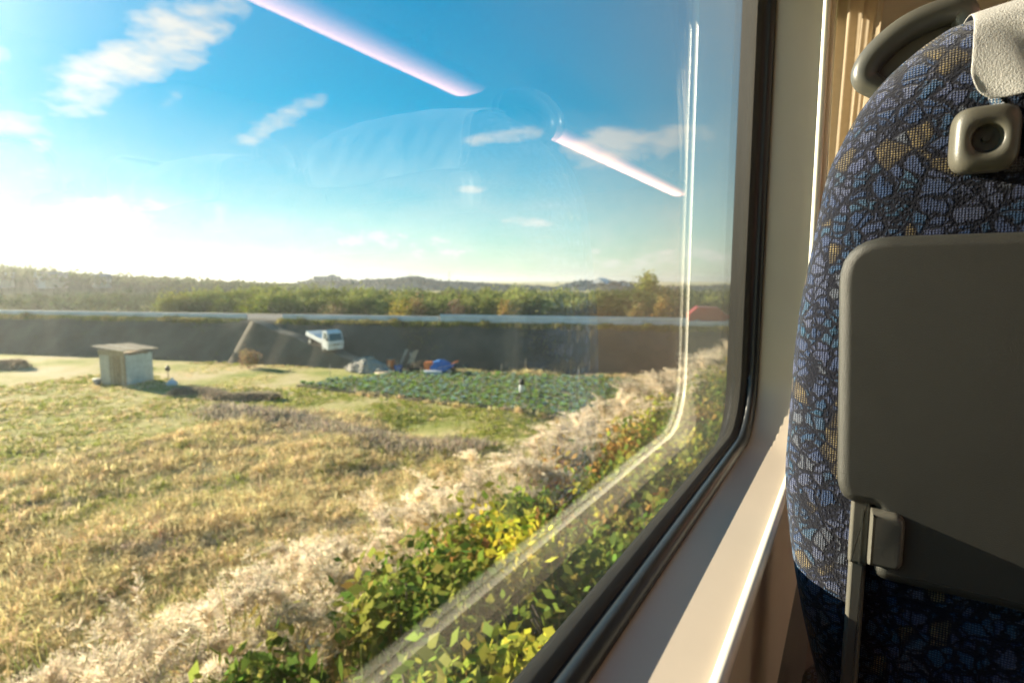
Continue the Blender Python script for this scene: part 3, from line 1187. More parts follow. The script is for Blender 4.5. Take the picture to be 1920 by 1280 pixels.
def quad_cloud(P, size, cols, rg, aspect=1.0, up=0.0):
    """random oriented leaf quads (diamond) at P"""
    n = len(P)
    a = rg.normal(size=(n, 3)); a[:, 2] += up
    a /= np.linalg.norm(a, axis=1)[:, None]
    b = rg.normal(size=(n, 3))
    b -= a * (a * b).sum(1)[:, None]
    b /= np.linalg.norm(b, axis=1)[:, None]
    s = (size * rg.uniform(.6, 1.4, n))[:, None]
    V = np.empty((n, 4, 3))
    V[:, 0] = P - a * s * aspect
    V[:, 1] = P + b * s * .55
    V[:, 2] = P + a * s * aspect
    V[:, 3] = P - b * s * .55
    Fc = np.arange(n * 4).reshape(n, 4)
    C = np.repeat(cols[:, None, :], 4, 1).reshape(-1, 3)
    return V.reshape(-1, 3), Fc, C


def jitter(c, n, rg, v=.25, hue=.06):
    c = np.asarray(c)
    k = rg.uniform(1 - v, 1 + v, (n, 1))
    return np.clip(c * k + rg.normal(scale=hue, size=(n, 3)) * c, 0.002, 1)


def merge(parts):
    V, Fc, C, k = [], [], [], 0
    for v, f, c in parts:
        V.append(v); Fc.append(f + k); C.append(c); k += len(v)
    return np.concatenate(V), np.concatenate(Fc), np.concatenate(C)


def blades(P, h, w, lean, cols, rg, tipgain=1.15):
    """curved grass blades: 2 quads collapsed to a tip -> one quad + one tri stored as two quads"""
    n = len(P)
    az = rg.uniform(0, 2 * np.pi, n)
    d = np.stack([np.cos(az), np.sin(az), np.zeros(n)], 1)
    sd_ = np.stack([-np.sin(az), np.cos(az), np.zeros(n)], 1)
    h = np.asarray(h)[:, None]; w = np.asarray(w)[:, None]; lean = np.asarray(lean)[:, None]
    up = np.array([0, 0, 1.0])
    V = np.empty((n, 6, 3))
    V[:, 0] = P - sd_ * w; V[:, 1] = P + sd_ * w
    mid = P + up * h * .58 + d * lean * h * .22
    V[:, 2] = mid + sd_ * w * .8; V[:, 3] = mid - sd_ * w * .8
    tip = P + up * h * (1 - .25 * lean) + d * lean * h * .75
    V[:, 4] = tip + sd_ * w * .15; V[:, 5] = tip - sd_ * w * .15
    base = np.arange(n)[:, None] * 6
    Fc = np.concatenate([base + np.array([[0, 1, 2, 3]]), base + np.array([[3, 2, 4, 5]])])
    C = np.repeat(cols[:, None, :], 6, 1)
    C[:, 4:] *= tipgain
    return V.reshape(-1, 3), Fc, C.reshape(-1, 3)


def vnoise(x, y, seed=0):
    """cheap smooth value in 0..1"""
    s = np.sin(x * .61 + 1.3 * seed) * np.cos(y * .47 - seed) + .6 * np.sin(x * 1.37 - y * 1.05 + seed) + .4 * np.sin(x * 2.9 + y * 2.3 + 2 * seed)
    return .5 + s / 4.0


gz_v = np.vectorize(gzn)

# ------------------------------------------------------------------ field vegetation (stuff)
STRAW, STRAW2, GREEN, BROWN = (.82, .68, .38), (.70, .57, .31), (.36, .39, .08), (.45, .375, .26)


def in_poly(x, y, P):
    c = np.zeros(len(x), bool)
    n = len(P)
    for i in range(n):
        x0, y0 = P[i][0], P[i][1]
        x1, y1 = P[i - 1][0], P[i - 1][1]
        k = ((y0 > y) != (y1 > y)) & (x < (x1 - x0) * (y - y0) / ((y1 - y0) + 1e-12) + x0)
        c ^= k
    return c


PLOT = [on_z(a, b, 0) for a, b in ((556, 725), (775, 700), (1170, 713), (1230, 745), (1180, 800), (1030, 783))]
GREENP = [on_z(a, b, 0) for a, b in ((330, 735), (560, 728), (1030, 785), (1120, 850), (960, 872), (880, 850), (640, 775), (480, 765))]
FALLOW = [on_z(a, b, 0) for a, b in ((290, 680), (640, 692), (770, 698), (545, 727), (330, 722), (285, 700))]


def field_scatter():
    xs = rng.uniform(-48, -4.6, 125000)
    ys = rng.uniform(-14, 46, 125000)
    dist = np.hypot(xs, ys)
    keep = (rng.uniform(0, 1, len(xs)) < np.clip(14.0 / dist, .16, 1.0)) & (np.abs(np.arctan2(-xs, ys) - YAW) < R(50))
    xs, ys = xs[keep], ys[keep]
    nrm = np.array([nv_.x, nv_.y]); b0 = np.array([B0.x, B0.y])
    keep = ((np.stack([xs, ys], 1) - b0) @ nrm > -.1) & ~in_poly(xs, ys, PLOT)
    xs, ys = xs[keep], ys[keep]
    dist = np.hypot(xs, ys)
    zs = gz_v(xs, ys)
    n = len(xs)
    v1 = vnoise(xs * .55, ys * .55, 2)
    v2 = vnoise(xs * 1.6, ys * 1.6, 5)
    inG = in_poly(xs, ys, GREENP)
    inF = in_poly(xs, ys, FALLOW)
    far = xs < -26
    pg = np.where(inG, .82, np.where(inF, .35, np.where(far, .45, .05 + .20 * (v1 > .68))))
    isg = rng.uniform(0, 1, n) < pg
    c = np.where(isg[:, None], jitter(GREEN, n, rng), np.where((v2 > .48)[:, None], jitter(STRAW, n, rng), jitter(STRAW2, n, rng)))
    isb = (~isg) & (v2 < .24) & ~far
    c[isb] = jitter(BROWN, int(isb.sum()), rng)
    h = rng.uniform(.22, .50, n) * (.6 + .8 * v2)
    h = np.where(inG | far, h * .38, h)
    h = np.where(inF, h * .28, h)
    out = []
    for k in range(8):
        j = rng.normal(scale=.10, size=(n, 2))
        P = np.stack([xs + j[:, 0], ys + j[:, 1], zs - .03], 1)
        out.append(blades(P, h * rng.uniform(.7, 1.2, n), .0035 + .00062 * dist * rng.uniform(.6, 1.4, n), rng.uniform(.5, 1.7, n), c, rng))
    return merge(out)


v, f, c = field_scatter()
tag(fast_mesh('dry_grass', v, f, MT['straw'], c), 'dry straw coloured grass with green patches covering the field', 'grass', kind='stuff')


# brown ridge of cut grass and soil across the field
def ridge(name, p0, p1, w, h, label, seed):
    rg = np.random.default_rng(seed)
    m = MB()
    L = []
    n = 40
    d = (p1 - p0); d.z = 0
    nn = Vector((-d.y, d.x, 0)).normalized()
    for i in range(n):
        t_ = i / (n - 1)
        c0 = p0.lerp(p1, t_) + nn * .35 * math.sin(t_ * 9 + seed)
        k = math.sin(math.pi * min(1, max(0, t_ * 1.02))) ** .35
        row = []
        for j in range(11):
            a = j / 10 * math.pi
            r_ = 1 + rg.normal() * .10
            x = c0 + nn * math.cos(a) * w * k * r_
            row.append(Vector((x.x, x.y, gzn(x.x, x.y) - .08 + h * k * math.sin(a) * r_)))
        L.append(row)
    m.loft(L, closed=False)
    t = empty(name, p0.lerp(p1, .5))
    t.location.z = gzn(t.location.x, t.location.y)
    tag(t, label, 'earth ridge')
    m.build('soil', MT['soil'], t, True)
    k = 5200
    tt = rg.uniform(0, 1, k)
    off = rg.normal(scale=.5, size=k)
    P = np.array([[*(p0.lerp(p1, a) + nn * (o * w + .35 * math.sin(a * 9 + seed)))] for a, o in zip(tt, off)])
    P[:, 2] = gz_v(P[:, 0], P[:, 1]) - .05 + h * np.clip(1 - off ** 2, 0, 1) * .8
    cols = np.where((rg.uniform(0, 1, k) < .62)[:, None], jitter((.34, .29, .23), k, rg), jitter((.50, .42, .30), k, rg))
    v, f, c = blades(P, rg.uniform(.12, .42, k), np.full(k, .022), rg.uniform(.4, 1.4, k), cols, rg)
    fast_mesh('dead_stalks', v - np.array(t.location), f, MT['straw'], c, t)


ridge('earth_ridge', on_z(400, 768, 0), on_z(900, 862, 0), 1.6, .30, 'long grey brown ridge of cut stalks in front of the green strip', 11)
ridge('earth_ridge', on_z(330, 738, 0), on_z(510, 752, 0), .6, .30, 'short dark ridge of soil beside the shed', 12)
ridge('earth_ridge', on_z(-25, 690, 0), on_z(45, 690, 0), .9, .6, 'low straw heap on the grass left of the shed', 14)

# ------------------------------------------------------------------ cabbage plot
m = MB()
m.add([Vector((p.x, p.y, .16 + .0 * p.z)) for p in PLOT] + [Vector((p.x, p.y, -.3)) for p in PLOT], [tuple(range(6))] + [(i, (i + 1) % 6, (i + 1) % 6 + 6, i + 6) for i in range(6)])
tag(m.build('plot_soil', MT['soil']), kind='structure')
cab = []
for vi in range(4):
    rg = np.random.default_rng(50 + vi)
    parts = []
    n = 15
    V, Fc, C = [], [], []
    for k in range(n):
        a = k * 2.4 + rg.uniform(-.3, .3)
        tilt = .25 + 1.0 * (k / n)
        L_ = .16 + .12 * (k / n)
        d = np.array([math.cos(a) * math.sin(tilt), math.sin(a) * math.sin(tilt), math.cos(tilt)])
        sdv = np.array([-math.sin(a), math.cos(a), 0])
        p0 = np.array([0, 0, .02])
        w = .085
        i0 = len(V)
        V += [p0 - sdv * .02, p0 + sdv * .02, p0 + d * L_ * .6 + sdv * w, p0 + d * L_ * .6 - sdv * w,
              p0 + d * L_ + np.array([0, 0, -.03 * k / n]) + sdv * w * .6, p0 + d * L_ + np.array([0, 0, -.03 * k / n]) - sdv * w * .6]
        Fc += [[i0, i0 + 1, i0 + 2, i0 + 3], [i0 + 3, i0 + 2, i0 + 4, i0 + 5]]
        base = (.24, .34, .33) if rg.uniform() < .48 else (.25, .38, .10)
        C += [list(jitter(base, 1, rg, .25)[0])] * 6
    cab.append(np_mesh('cabbage', np.array(V), np.array(Fc), MT['leaf'], np.array(C)))
a0 = PLOT[0]; rowd = (PLOT[5] - PLOT[0]); rowd.z = 0; rowd.normalize()
perp = Vector((-rowd.y, rowd.x, 0))
if perp.dot(PLOT[1] - PLOT[0]) < 0: perp = -perp
cands = []
for i in range(0, 90):
    for j in range(0, 40):
        p = a0 + rowd * (i * .62 + .3 + (j % 2) * .25) + perp * (j * .72 + .35)
        if random.random() < .09: continue
        p = p + Vector((random.uniform(-.16, .16), random.uniform(-.14, .14), 0))
        if in_poly(np.array([p.x]), np.array([p.y]), PLOT)[0]:
            cands.append(p)
cands.sort(key=lambda p: p.length)
CAB_N = len(cands)
for k, p in enumerate(cands[:300]):
    o = bpy.data.objects.new('cabbage', cab[k % 4])
    col.objects.link(o)
    s_ = random.uniform(1.0, 1.45)
    o.location = (p.x, p.y, .13)
    o.rotation_euler = (0, 0, random.uniform(0, 6.28))
    o.scale = (s_, s_, s_)
    tag(o, 'blue green cabbage growing in the rows of the vegetable plot', 'cabbage', 'cabbages in the vegetable plot')
rest = cands[300:]
if rest:
    parts = []
    for k, p in enumerate(rest):
        me = cab[k % 4]
        V = np.empty(len(me.vertices) * 3, np.float32); me.vertices.foreach_get('co', V); V = V.reshape(-1, 3)
        a = random.uniform(0, 6.28); s_ = random.uniform(1.0, 1.45)
        Rm = np.array([[math.cos(a), -math.sin(a), 0], [math.sin(a), math.cos(a), 0], [0, 0, 1]])
        Fi = np.empty(len(me.loops), np.int32); me.loops.foreach_get('vertex_index', Fi)
        Cc = np.empty(len(V) * 4, np.float32); me.color_attributes['Col'].data.foreach_get('color', Cc)
        parts.append((V @ Rm.T * s_ + np.array([p.x, p.y, .13]), Fi.reshape(-1, 4), Cc.reshape(-1, 4)[:, :3]))
    v, f, c = merge(parts)
    tag(fast_mesh('cabbage_rows', v, f, MT['leaf'], c), 'farther cabbages merging into rows in the vegetable plot', 'cabbages', kind='stuff')
# green weeds between the rows and along the plot's far edge
k = 9000
xs = rng.uniform(min(p.x for p in PLOT), max(p.x for p in PLOT), k); ys = rng.uniform(min(p.y for p in PLOT), max(p.y for p in PLOT), k)
kp = in_poly(xs, ys, PLOT); xs, ys = xs[kp], ys[kp]
P = np.stack([xs, ys, np.full(len(xs), .14)], 1)
v, f, c = blades(P, rng.uniform(.12, .32, len(P)), np.full(len(P), .03), rng.uniform(.3, 1.2, len(P)), jitter((.21, .29, .06), len(P), rng), rng)
tag(fast_mesh('plot_weeds', v, f, MT['leaf'], c), 'green weeds growing between the cabbage rows', 'weeds', kind='stuff')
# stakes in the plot
stk = [(690, 712), (730, 708), (790, 722), (868, 716), (905, 740), (940, 712), (1005, 735), (1040, 728), (1085, 722), (745, 700), (985, 700), (620, 716), (660, 722)]
for k, (a, b) in enumerate(stk):
    p = on_z(a, b, .1)
    h = random.uniform(.9, 1.35)
    t = empty('garden_stake', (p.x, p.y, .05))
    tag(t, 'thin pale garden stake standing in the vegetable plot', 'stake', 'stakes in the vegetable plot')
    m = MB(); m.tube([p + Vector((0, 0, -.1)), p + Vector((random.uniform(-.04, .04), 0, h))], [.022, .016], 6)
    m.build('pole', MT['wood2'], t)
    m = MB(); m.tube([p + Vector((0, 0, h * .78)), p + Vector((0, 0, h * .80))], [.026, .026], 6)
    m.build('tie', MT['pale_plastic'], t)
# scarecrow-like post: black cap on a white container
p = on_z(978, 742, .12)
t = empty('bird_scarer', p)
tag(t, 'white canister with a black cap on a post among the cabbages', 'post')
m = MB(); m.tube([p, p + Vector((0, 0, .35))], .03, 8); m.build('stake', MT['wood'], t)
m = MB(); m.tube([p + Vector((0, 0, z)) for z in (.22, .26, .62, .68)], [.11, .15, .15, .12], 14); m.build('canister', MT['white'], t, True)
m = MB(); m.tube([p + Vector((0, 0, z)) for z in (.68, .72, .90, .98, 1.06)], [.15, .19, .18, .10, .03], 14); m.build('cap', MT['black'], t, True)

# grass fringe along the embankment's top edge
k = 16000
ss_ = rng.uniform(s_px(-60), S_END, k)
gap = (ss_ > s_px(452)) & (ss_ < s_px(520))
ss_ = ss_[~gap]; k = len(ss_)
off = rng.uniform(-.75, .35, k)
P = np.stack([T0.x + dv.x * ss_ + nv_.x * off, T0.y + dv.y * ss_ + nv_.y * off, ZT - .12 - np.clip(off, 0, 1) * .6], 1)
cols = np.where((vnoise(ss_ * .8, ss_ * .3, 3) > .5)[:, None], jitter((.27, .24, .085), k, rng), jitter((.15, .17, .045), k, rng))
hh = rng.uniform(.18, .42, k) * (.6 + .8 * vnoise(ss_ * 1.2, ss_ * .1, 8))
v, f, c = blades(P, hh, np.full(k, .035), rng.uniform(.3, 1.2, k), cols, rng)
tag(fast_mesh('verge_grass', v, f, MT['straw'], c), 'strip of yellow green grass under the guardrails', 'grass', kind='stuff')


# weeds rooted in the embankment's face and along its foot
k = 5200
ss_ = rng.uniform(s_px(-60), S_END, k)
uu = rng.uniform(0, 1, k) ** .8
kp = (vnoise(ss_ * .9, uu * 6, 4) > .62) | (uu > .93)
kp &= ~((ss_ > s_px(440)) & (ss_ < s_px(735)))
ss_, uu = ss_[kp], uu[kp]; k = len(ss_)
off = np.interp(uu, [0, .15, .55, .85, 1], [.0, .45, 1.45, 2.6, 3.05]); zz = np.interp(uu, [0, .15, .55, .85, 1], [3.35, 2.95, 1.65, .3, .0])
P = np.stack([T0.x + dv.x * ss_ + nv_.x * off, T0.y + dv.y * ss_ + nv_.y * off, zz - .05], 1)
v, f, c = blades(P, rng.uniform(.12, .42, k), np.full(k, .03), rng.uniform(.4, 1.4, k), jitter((.16, .16, .07), k, rng), rng)
tag(fast_mesh('slope_weeds', v, f, MT['straw'], c), 'sparse olive weeds on the dark embankment face', 'weeds', kind='stuff')


# ------------------------------------------------------------------ trees beyond the road
def crown_mesh(seed, H, Wd, base, tip, nclump=46, per=46, leaf=.17):
    rg = np.random.default_rng(seed)
    parts = []
    for k in range(nclump):
        z = H * (.14 + .84 * rg.uniform() ** .75)
        rmax = Wd * (1 - .55 * max(0, (z / H - .45) / .55)) * (.55 + .45 * min(1, z / H / .3))
        a = rg.uniform(0, 2 * math.pi); r_ = rmax * math.sqrt(rg.uniform(.05, 1))
        c0 = np.array([math.cos(a) * r_, math.sin(a) * r_, z])
        n = int(per * rg.uniform(.6, 1.4))
        P = c0 + rg.normal(size=(n, 3)) * np.array([.30, .30, .42]) * (Wd / 1.5)
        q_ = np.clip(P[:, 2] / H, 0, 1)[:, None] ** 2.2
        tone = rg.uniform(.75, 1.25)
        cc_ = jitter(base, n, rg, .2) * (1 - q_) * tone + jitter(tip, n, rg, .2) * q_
        parts.append(quad_cloud(P, leaf, cc_, rg, 1.0, .2))
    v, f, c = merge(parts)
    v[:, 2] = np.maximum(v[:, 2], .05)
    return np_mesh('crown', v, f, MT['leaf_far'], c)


def trunk_mesh(seed, H):
    rg = np.random.default_rng(seed)
    m = MB()
    m.tube([(0, 0, -.2), (.05, 0, H * .35), (rg.uniform(-.1, .1), .08, H * .7), (0, 0, H * .92)], [.13, .10, .06, .02], 7)
    for k in range(5):
        a = rg.uniform(0, 6.28); z = H * rg.uniform(.25, .6)
        m.tube([(0, 0, z), (math.cos(a) * .6, math.sin(a) * .6, z + .7), (math.cos(a) * .9, math.sin(a) * .9, z + 1.4)], [.05, .03, .012], 5)
    me = bpy.data.meshes.new('trunk')
    me.from_pydata([tuple(p) for p in m.v], [], m.f)
    me.update()
    me.materials.append(MT['bark'])
    return me


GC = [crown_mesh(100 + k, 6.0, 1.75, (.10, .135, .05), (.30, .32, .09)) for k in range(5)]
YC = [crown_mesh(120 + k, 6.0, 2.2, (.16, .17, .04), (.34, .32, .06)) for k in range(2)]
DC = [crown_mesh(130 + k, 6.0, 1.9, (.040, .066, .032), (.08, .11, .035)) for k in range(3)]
TR = [trunk_mesh(140 + k, 6.0) for k in range(3)]


def plant_tree(p, crown, trunk, s, sx, label, group, name='broadleaf_tree'):
    t = empty(name, p, random.uniform(0, 6.28))
    t.scale = (sx, sx, s)
    tag(t, label, 'tree', group)
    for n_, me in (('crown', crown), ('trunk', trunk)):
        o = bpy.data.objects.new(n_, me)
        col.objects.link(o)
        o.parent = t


cnt = 0
for row, (off, dn) in enumerate(((-15.0, 0), (-18.0, .5), (-21.5, .2))):
    s = s_px(95) + dn
    while s < S_END + 4:
        p = emb(s + random.uniform(-.4, .4), off + random.uniform(-.8, .8), 0)
        h = random.uniform(.78, .93) * (.93 + .06 * row)
        dark = s > s_px(1090)
        tall = s > s_px(1195) and random.random() < .30 and row == 2
        if tall: h *= 1.25
        cm = random.choice(DC if (dark and random.random() < .75) else GC)
        plant_tree(p, cm, random.choice(TR), h, random.uniform(.9, 1.2) * (1.15 if tall else 1),
                   'dark leafy tree in the grove toward the red car' if dark else 'slender green tree in the grove behind the guardrail',
                   'dark trees at the end of the grove' if dark else 'trees of the grove behind the road')
        s += random.uniform(1.9, 2.6)
        cnt += 1
p = emb(s_px(100), -15, 0); plant_tree(p, YC[0], TR[0], .86, 1.1, 'yellow green tree at the open end of the grove', None)
p = emb(s_px(72), -17, 0); plant_tree(p, YC[1], TR[1], .66, 1.1, 'lower yellowish tree sloping down at the open end of the grove', None)


# autumn bushes in front of the grove
def bush_mesh(seed, w, h, cl, n=420, leaf=.075):
    rg = np.random.default_rng(seed)
    parts = []
    for k in range(16):
        a = rg.uniform(0, 6.28); r_ = w * .7 * math.sqrt(rg.uniform())
        z = h * rg.uniform(.25, .9) * (1 - .4 * (r_ / w))
        P = np.array([math.cos(a) * r_, math.sin(a) * r_, z]) + rg.normal(size=(n // 16, 3)) * np.array([w * .22, w * .22, h * .15])
        b = cl[rg.integers(len(cl))]
        parts.append(quad_cloud(P, leaf, jitter(b, len(P), rg, .3, .1), rg, 1.0, .0))
    v, f, c = merge(parts)
    v[:, 2] = np.maximum(v[:, 2], .01)
    return v, f, c


def bush(name, p, w, h, cl, label, seed, n=420, leaf=.075, group=None, m_='leaf'):
    t = empty(name, p)
    tag(t, label, 'bush', group)
    v, f, c = bush_mesh(seed, w, h, cl, n, leaf)
    fast_mesh('foliage', v, f, MT[m_], c, t)
    rg = np.random.default_rng(seed)
    m = MB()
    for k in range(5):
        a = rg.uniform(0, 6.28)
        m.tube([(0, 0, -.1), (math.cos(a) * w * .3, math.sin(a) * w * .3, h * .4), (math.cos(a) * w * .55, math.sin(a) * w * .55, h * .75)], [.02, .014, .006], 5)
    m.build('stems', MT['bark'], t, True, True)
    return t


for k, (a, w, h, cl, la) in enumerate((
        (330, 2.0, 5.0, [(.34, .36, .05), (.28, .32, .06)], 'bright yellow green bush behind the guardrail near the ramp gap'),
        (652, 1.7, 5.2, [(.45, .36, .05), (.36, .32, .06)], 'yellow bush behind the guardrail above the white truck'),
        (684, 1.2, 4.8, [(.34, .22, .09), (.34, .24, .10)], 'orange brown bush beside the yellow bush'),
        (770, 1.8, 5.1, [(.26, .18, .11), (.22, .17, .11)], 'greyish brown bare looking bush behind the guardrail'),
        (893, 1.2, 4.8, [(.42, .31, .08), (.36, .25, .08)], 'golden orange bush behind the taller guardrail'),
        (1190, 1.1, 4.8, [(.28, .19, .09), (.22, .19, .07)], 'rusty brown bush behind the taller guardrail near the dark trees'),
        (1255, 1.0, 5.2, [(.36, .25, .06), (.28, .20, .07)], 'small ochre bush near the red car'),
        (500, 1.8, 4.3, [(.25, .19, .10), (.22, .19, .09)], 'dull tan bush in the gap between the guardrails'))):
    bush('autumn_bush', emb(s_px(a), -11.5, 0), w, h, cl, la, 200 + k, 2200, .14, m_='leaf_far')
for k, a in enumerate((48, 320, 560, 740, 905, 1135, 1217)):
    bush('verge_shrub', emb(s_px(a), -.05, ZT - .25), .75, .62, [(.13, .14, .04), (.20, .18, .06)], 'small olive shrub growing on the edge below the guardrail', 230 + k, 420, .08, 'shrubs on the embankment edge', 'leaf_far')

# ------------------------------------------------------------------ far hills
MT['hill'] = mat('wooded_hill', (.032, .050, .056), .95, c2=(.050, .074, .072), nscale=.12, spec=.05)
MT['hill_left'] = mat('wooded_ridge', (.10, .115, .05), .95, c2=(.16, .17, .075), nscale=.2, spec=.05)


def hill(name, crest, dist, depth, m_, seed, step=5.0):
    """crest: list of (px, py); built as a long rounded hill at that distance"""
    rg = np.random.default_rng(seed)
    xs_ = np.arange(crest[0][0], crest[-1][0] + 1, step)
    ys_ = np.interp(xs_, [c[0] for c in crest], [c[1] for c in crest])
    m = MB(); L = []
    for a, b in zip(xs_, ys_):
        row = []
        top = at_d(a, b, dist).z
        for j in range(15):
            t_ = j / 14
            dd = dist - depth * .5 + depth * t_
            p = at_d(a, 600, dd)
            hz = top * math.sin(math.pi * t_) ** .8 * (1 + rg.normal() * .035) + rg.normal() * .25 - 1
            row.append(Vector((p.x, p.y, hz + (1 if 4 < j < 10 else 0))))
        L.append(row)
    m.loft(L, closed=False)
    o = m.build(name, m_, smooth=False)
    tag(o, kind='structure')
    return o


hill('hill', [(470, 548), (540, 536), (572, 527), (590, 522), (640, 523), (660, 526), (700, 524), (740, 525), (765, 518), (790, 519), (820, 526),
              (880, 529), (950, 533), (1010, 536), (1040, 538), (1065, 531), (1090, 526), (1120, 527), (1150, 527), (1180, 533), (1240, 537), (1330, 536), (1450, 530)],
     420, 120, MT['hill'], 3, 4.0)
hill('tree_ridge', [(-260, 488), (-100, 496), (0, 503), (30, 506), (60, 508), (100, 511), (150, 515), (200, 517), (260, 520), (330, 524), (400, 527), (470, 529), (560, 534), (640, 545)],
     230, 60, MT['hill_left'], 4, 4.0)


# treetop clumps on the left ridge so that its outline is uneven
v_, f_, c_ = [], [], []
parts = []
rg = np.random.default_rng(77)
for a in np.arange(-260, 600, 7.0):
    b = np.interp(a, [-260, 0, 200, 400, 560], [488, 503, 517, 527, 534])
    for k in range(3):
        p = at_d(a + rg.normal() * 3, b + 1 + abs(rg.normal()) * 5 + k * 3, 226 - k * 8 + rg.normal() * 3)
        n = 40
        P = np.array(p) + rg.normal(size=(n, 3)) * np.array([1.1, 1.1, .75])
        parts.append(quad_cloud(P, .55, jitter((.14, .15, .065), n, rg), rg))
v, f, c = merge(parts)
tag(fast_mesh('ridge_wood', v, f, MT['leaf_far'], c), 'wood on the far ridge behind the shed and grove', 'woodland', kind='stuff')
parts = []
for a in np.arange(560, 1400, 6.0):
    b = np.interp(a, [560, 590, 640, 700, 765, 790, 820, 880, 950, 1010, 1040, 1090, 1150, 1240, 1330, 1450], [531, 523, 524, 525, 519, 520, 527, 530, 534, 537, 539, 527, 528, 538, 537, 531])
    for k in range(3):
        p = at_d(a + rg.normal() * 3, b + 1.5 + abs(rg.normal()) * 2.5 + k * 3, 412 - k * 12 + rg.normal() * 4)
        n = 30
        P = np.array(p) + rg.normal(size=(n, 3)) * np.array([2.0, 2.0, .9])
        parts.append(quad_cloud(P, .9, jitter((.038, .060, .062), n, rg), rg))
v, f, c = merge(parts)
tag(fast_mesh('hill_wood', v, f, MT['leaf_far'], c), 'dark wood on the distant low hills', 'woodland', kind='stuff')


parts = []
for a in np.arange(-60, 1420, 6.0):
    for dd in (125, 165, 210):
        p = at_d(a + rg.normal() * 3, 560, dd + rg.normal() * 6)
        n = 46
        top = ZC - (24 + rg.normal() * 4) / F * dd
        P = np.array([p.x, p.y, 0]) + np.stack([rg.normal(size=n) * .9, rg.normal(size=n) * .9, rg.uniform(.1, 1, n) ** .6 * top], 1)
        parts.append(quad_cloud(P, .42, jitter((.13, .15, .07), n, rg), rg))
v, f, c = merge(parts)
tag(fast_mesh('far_wood', v, f, MT['leaf_far'], c), 'belt of woodland on the plain between the grove and the hills', 'woodland', kind='stuff')


# ------------------------------------------------------------------ far buildings
def house(p, w, d, h, rz, wallm, roofm, label, gable=True, win=3, floors=1, name='house'):
    t = empty(name, p, rz)
    tag(t, label, 'building')
    m = MB(); m.box((0, 0, h / 2 - 1), (w, d, h + 2)); m.build('wall', wallm, t, local=True)
    m = MB()
    if gable:
        rh = w * .0 + d * .32
        L = [[Vector((x, -d / 2 - .4, h - .05)), Vector((x, 0, h + rh)), Vector((x, d / 2 + .4, h - .05))] for x in (-w / 2 - .4, w / 2 + .4)]
        m.loft(L, closed=True, cap0=True, cap1=True)
    else:
        m.box((0, 0, h + .2), (w + .5, d + .5, .45)); m.box((w * .2, 0, h + .9), (w * .25, d * .5, 1.2))
    m.build('roof', roofm, t, local=True)
    for fl in range(floors):
        for k in range(win):
            x = -w / 2 + w * (k + .5) / win
            z = h * (fl + .55) / floors
            mm = MB(); mm.box((x, -d / 2 - .02, z), (w / win * .55, .1, h / floors * .45))
            o = mm.build('window', MT['car_glass'], t, local=True)
            mm = MB(); mm.box((x, -d / 2 - .08, z - h / floors * .25), (w / win * .62, .12, .12))
            mm.build('sill', MT['concrete'], o, local=True)


face = lambda p: math.atan2(p.y, p.x) - math.pi / 2
p = at_d(612, 526, 405); house(Vector((p.x, p.y, p.z)), 18, 10, 2.6, face(p) + .1, MT['concrete'], MT['roof'], 'long pale building with a flat roof on the hilltop', False, 8, 1, 'hilltop_building')
p = at_d(1128, 538, 400); house(Vector((p.x, p.y, p.z)), 11, 12, 2.4, face(p) + 1.1, MT['white'], MT['white'], 'white gabled hall on the hill toward the dark trees', True, 3)
p = at_d(1160, 536, 402); house(Vector((p.x, p.y, p.z)), 15, 9, 2.2, face(p) - .1, MT['pale_plastic'], MT['roof'], 'low bluish building beside the white gabled hall', False, 4)
p = at_d(1146, 542, 395); house(Vector((p.x, p.y, p.z)), 4, 4, 1.8, face(p), MT['white'], MT['white'], 'tiny white hut below the bluish building', True, 1)
p = at_d(1168, 542, 395); house(Vector((p.x, p.y, p.z)), 4, 4, 1.8, face(p) + .4, MT['white'], MT['white'], 'second tiny white hut at the bluish building', True, 1)
p = at_d(716, 543, 395); house(Vector((p.x, p.y, p.z)), 10, 8, 2.2, face(p) + .3, MT['sheet2'], MT['white'], 'pale low house at the foot of the middle hill', True, 3)
p = at_d(82, 527, 212); house(Vector((p.x, p.y, p.z)), 3.6, 3.6, 1.3, face(p) + .3, MT['pale_plastic'], MT['pale_plastic'], 'small light blue house below the far ridge', True, 2)
p = at_d(104, 526, 212); house(Vector((p.x, p.y, p.z)), 5.5, 4, 1.3, face(p) - .1, MT['sheet2'], mat('pinkish_roof', (.5, .36, .32), .7, noise=.1), 'house with a pinkish roof below the far ridge', True, 3)
p = at_d(6, 526, 212); house(Vector((p.x, p.y, p.z)), 4.5, 4, 1.0, face(p), MT['sheet2'], MT['sheet'], 'pale house at the end of the far ridge', True, 3)
p = at_d(190, 527, 212); house(Vector((p.x, p.y, p.z)), 4, 4, 1.0, face(p) + .2, MT['sheet'], MT['roof'], 'grey roofed house half hidden above the grove', True, 2)
# radio mast
p = at_d(842, 528, 410)
t = empty('radio_mast', p); tag(t, 'thin radio mast standing on the hill ridge', 'mast')
for k in range(3):
    a = k * 2.094
    m = MB(); m.tube([p + Vector((.8 * math.cos(a), .8 * math.sin(a), -4)), p + Vector((.35 * math.cos(a), .35 * math.sin(a), 6.2))], .14, 6); m.build('leg', MT['steel'], t)
m = MB(); m.tube([p + Vector((0, 0, 5.0)), p + Vector((0, 0, 7.4))], .18, 6); m.box(p + Vector((0, 0, 4.8)), (1.6, 1.6, .25)); m.box(p + Vector((0, 0, 2.6)), (1.4, 1.4, .2)); m.build('antenna', MT['steel'], t)

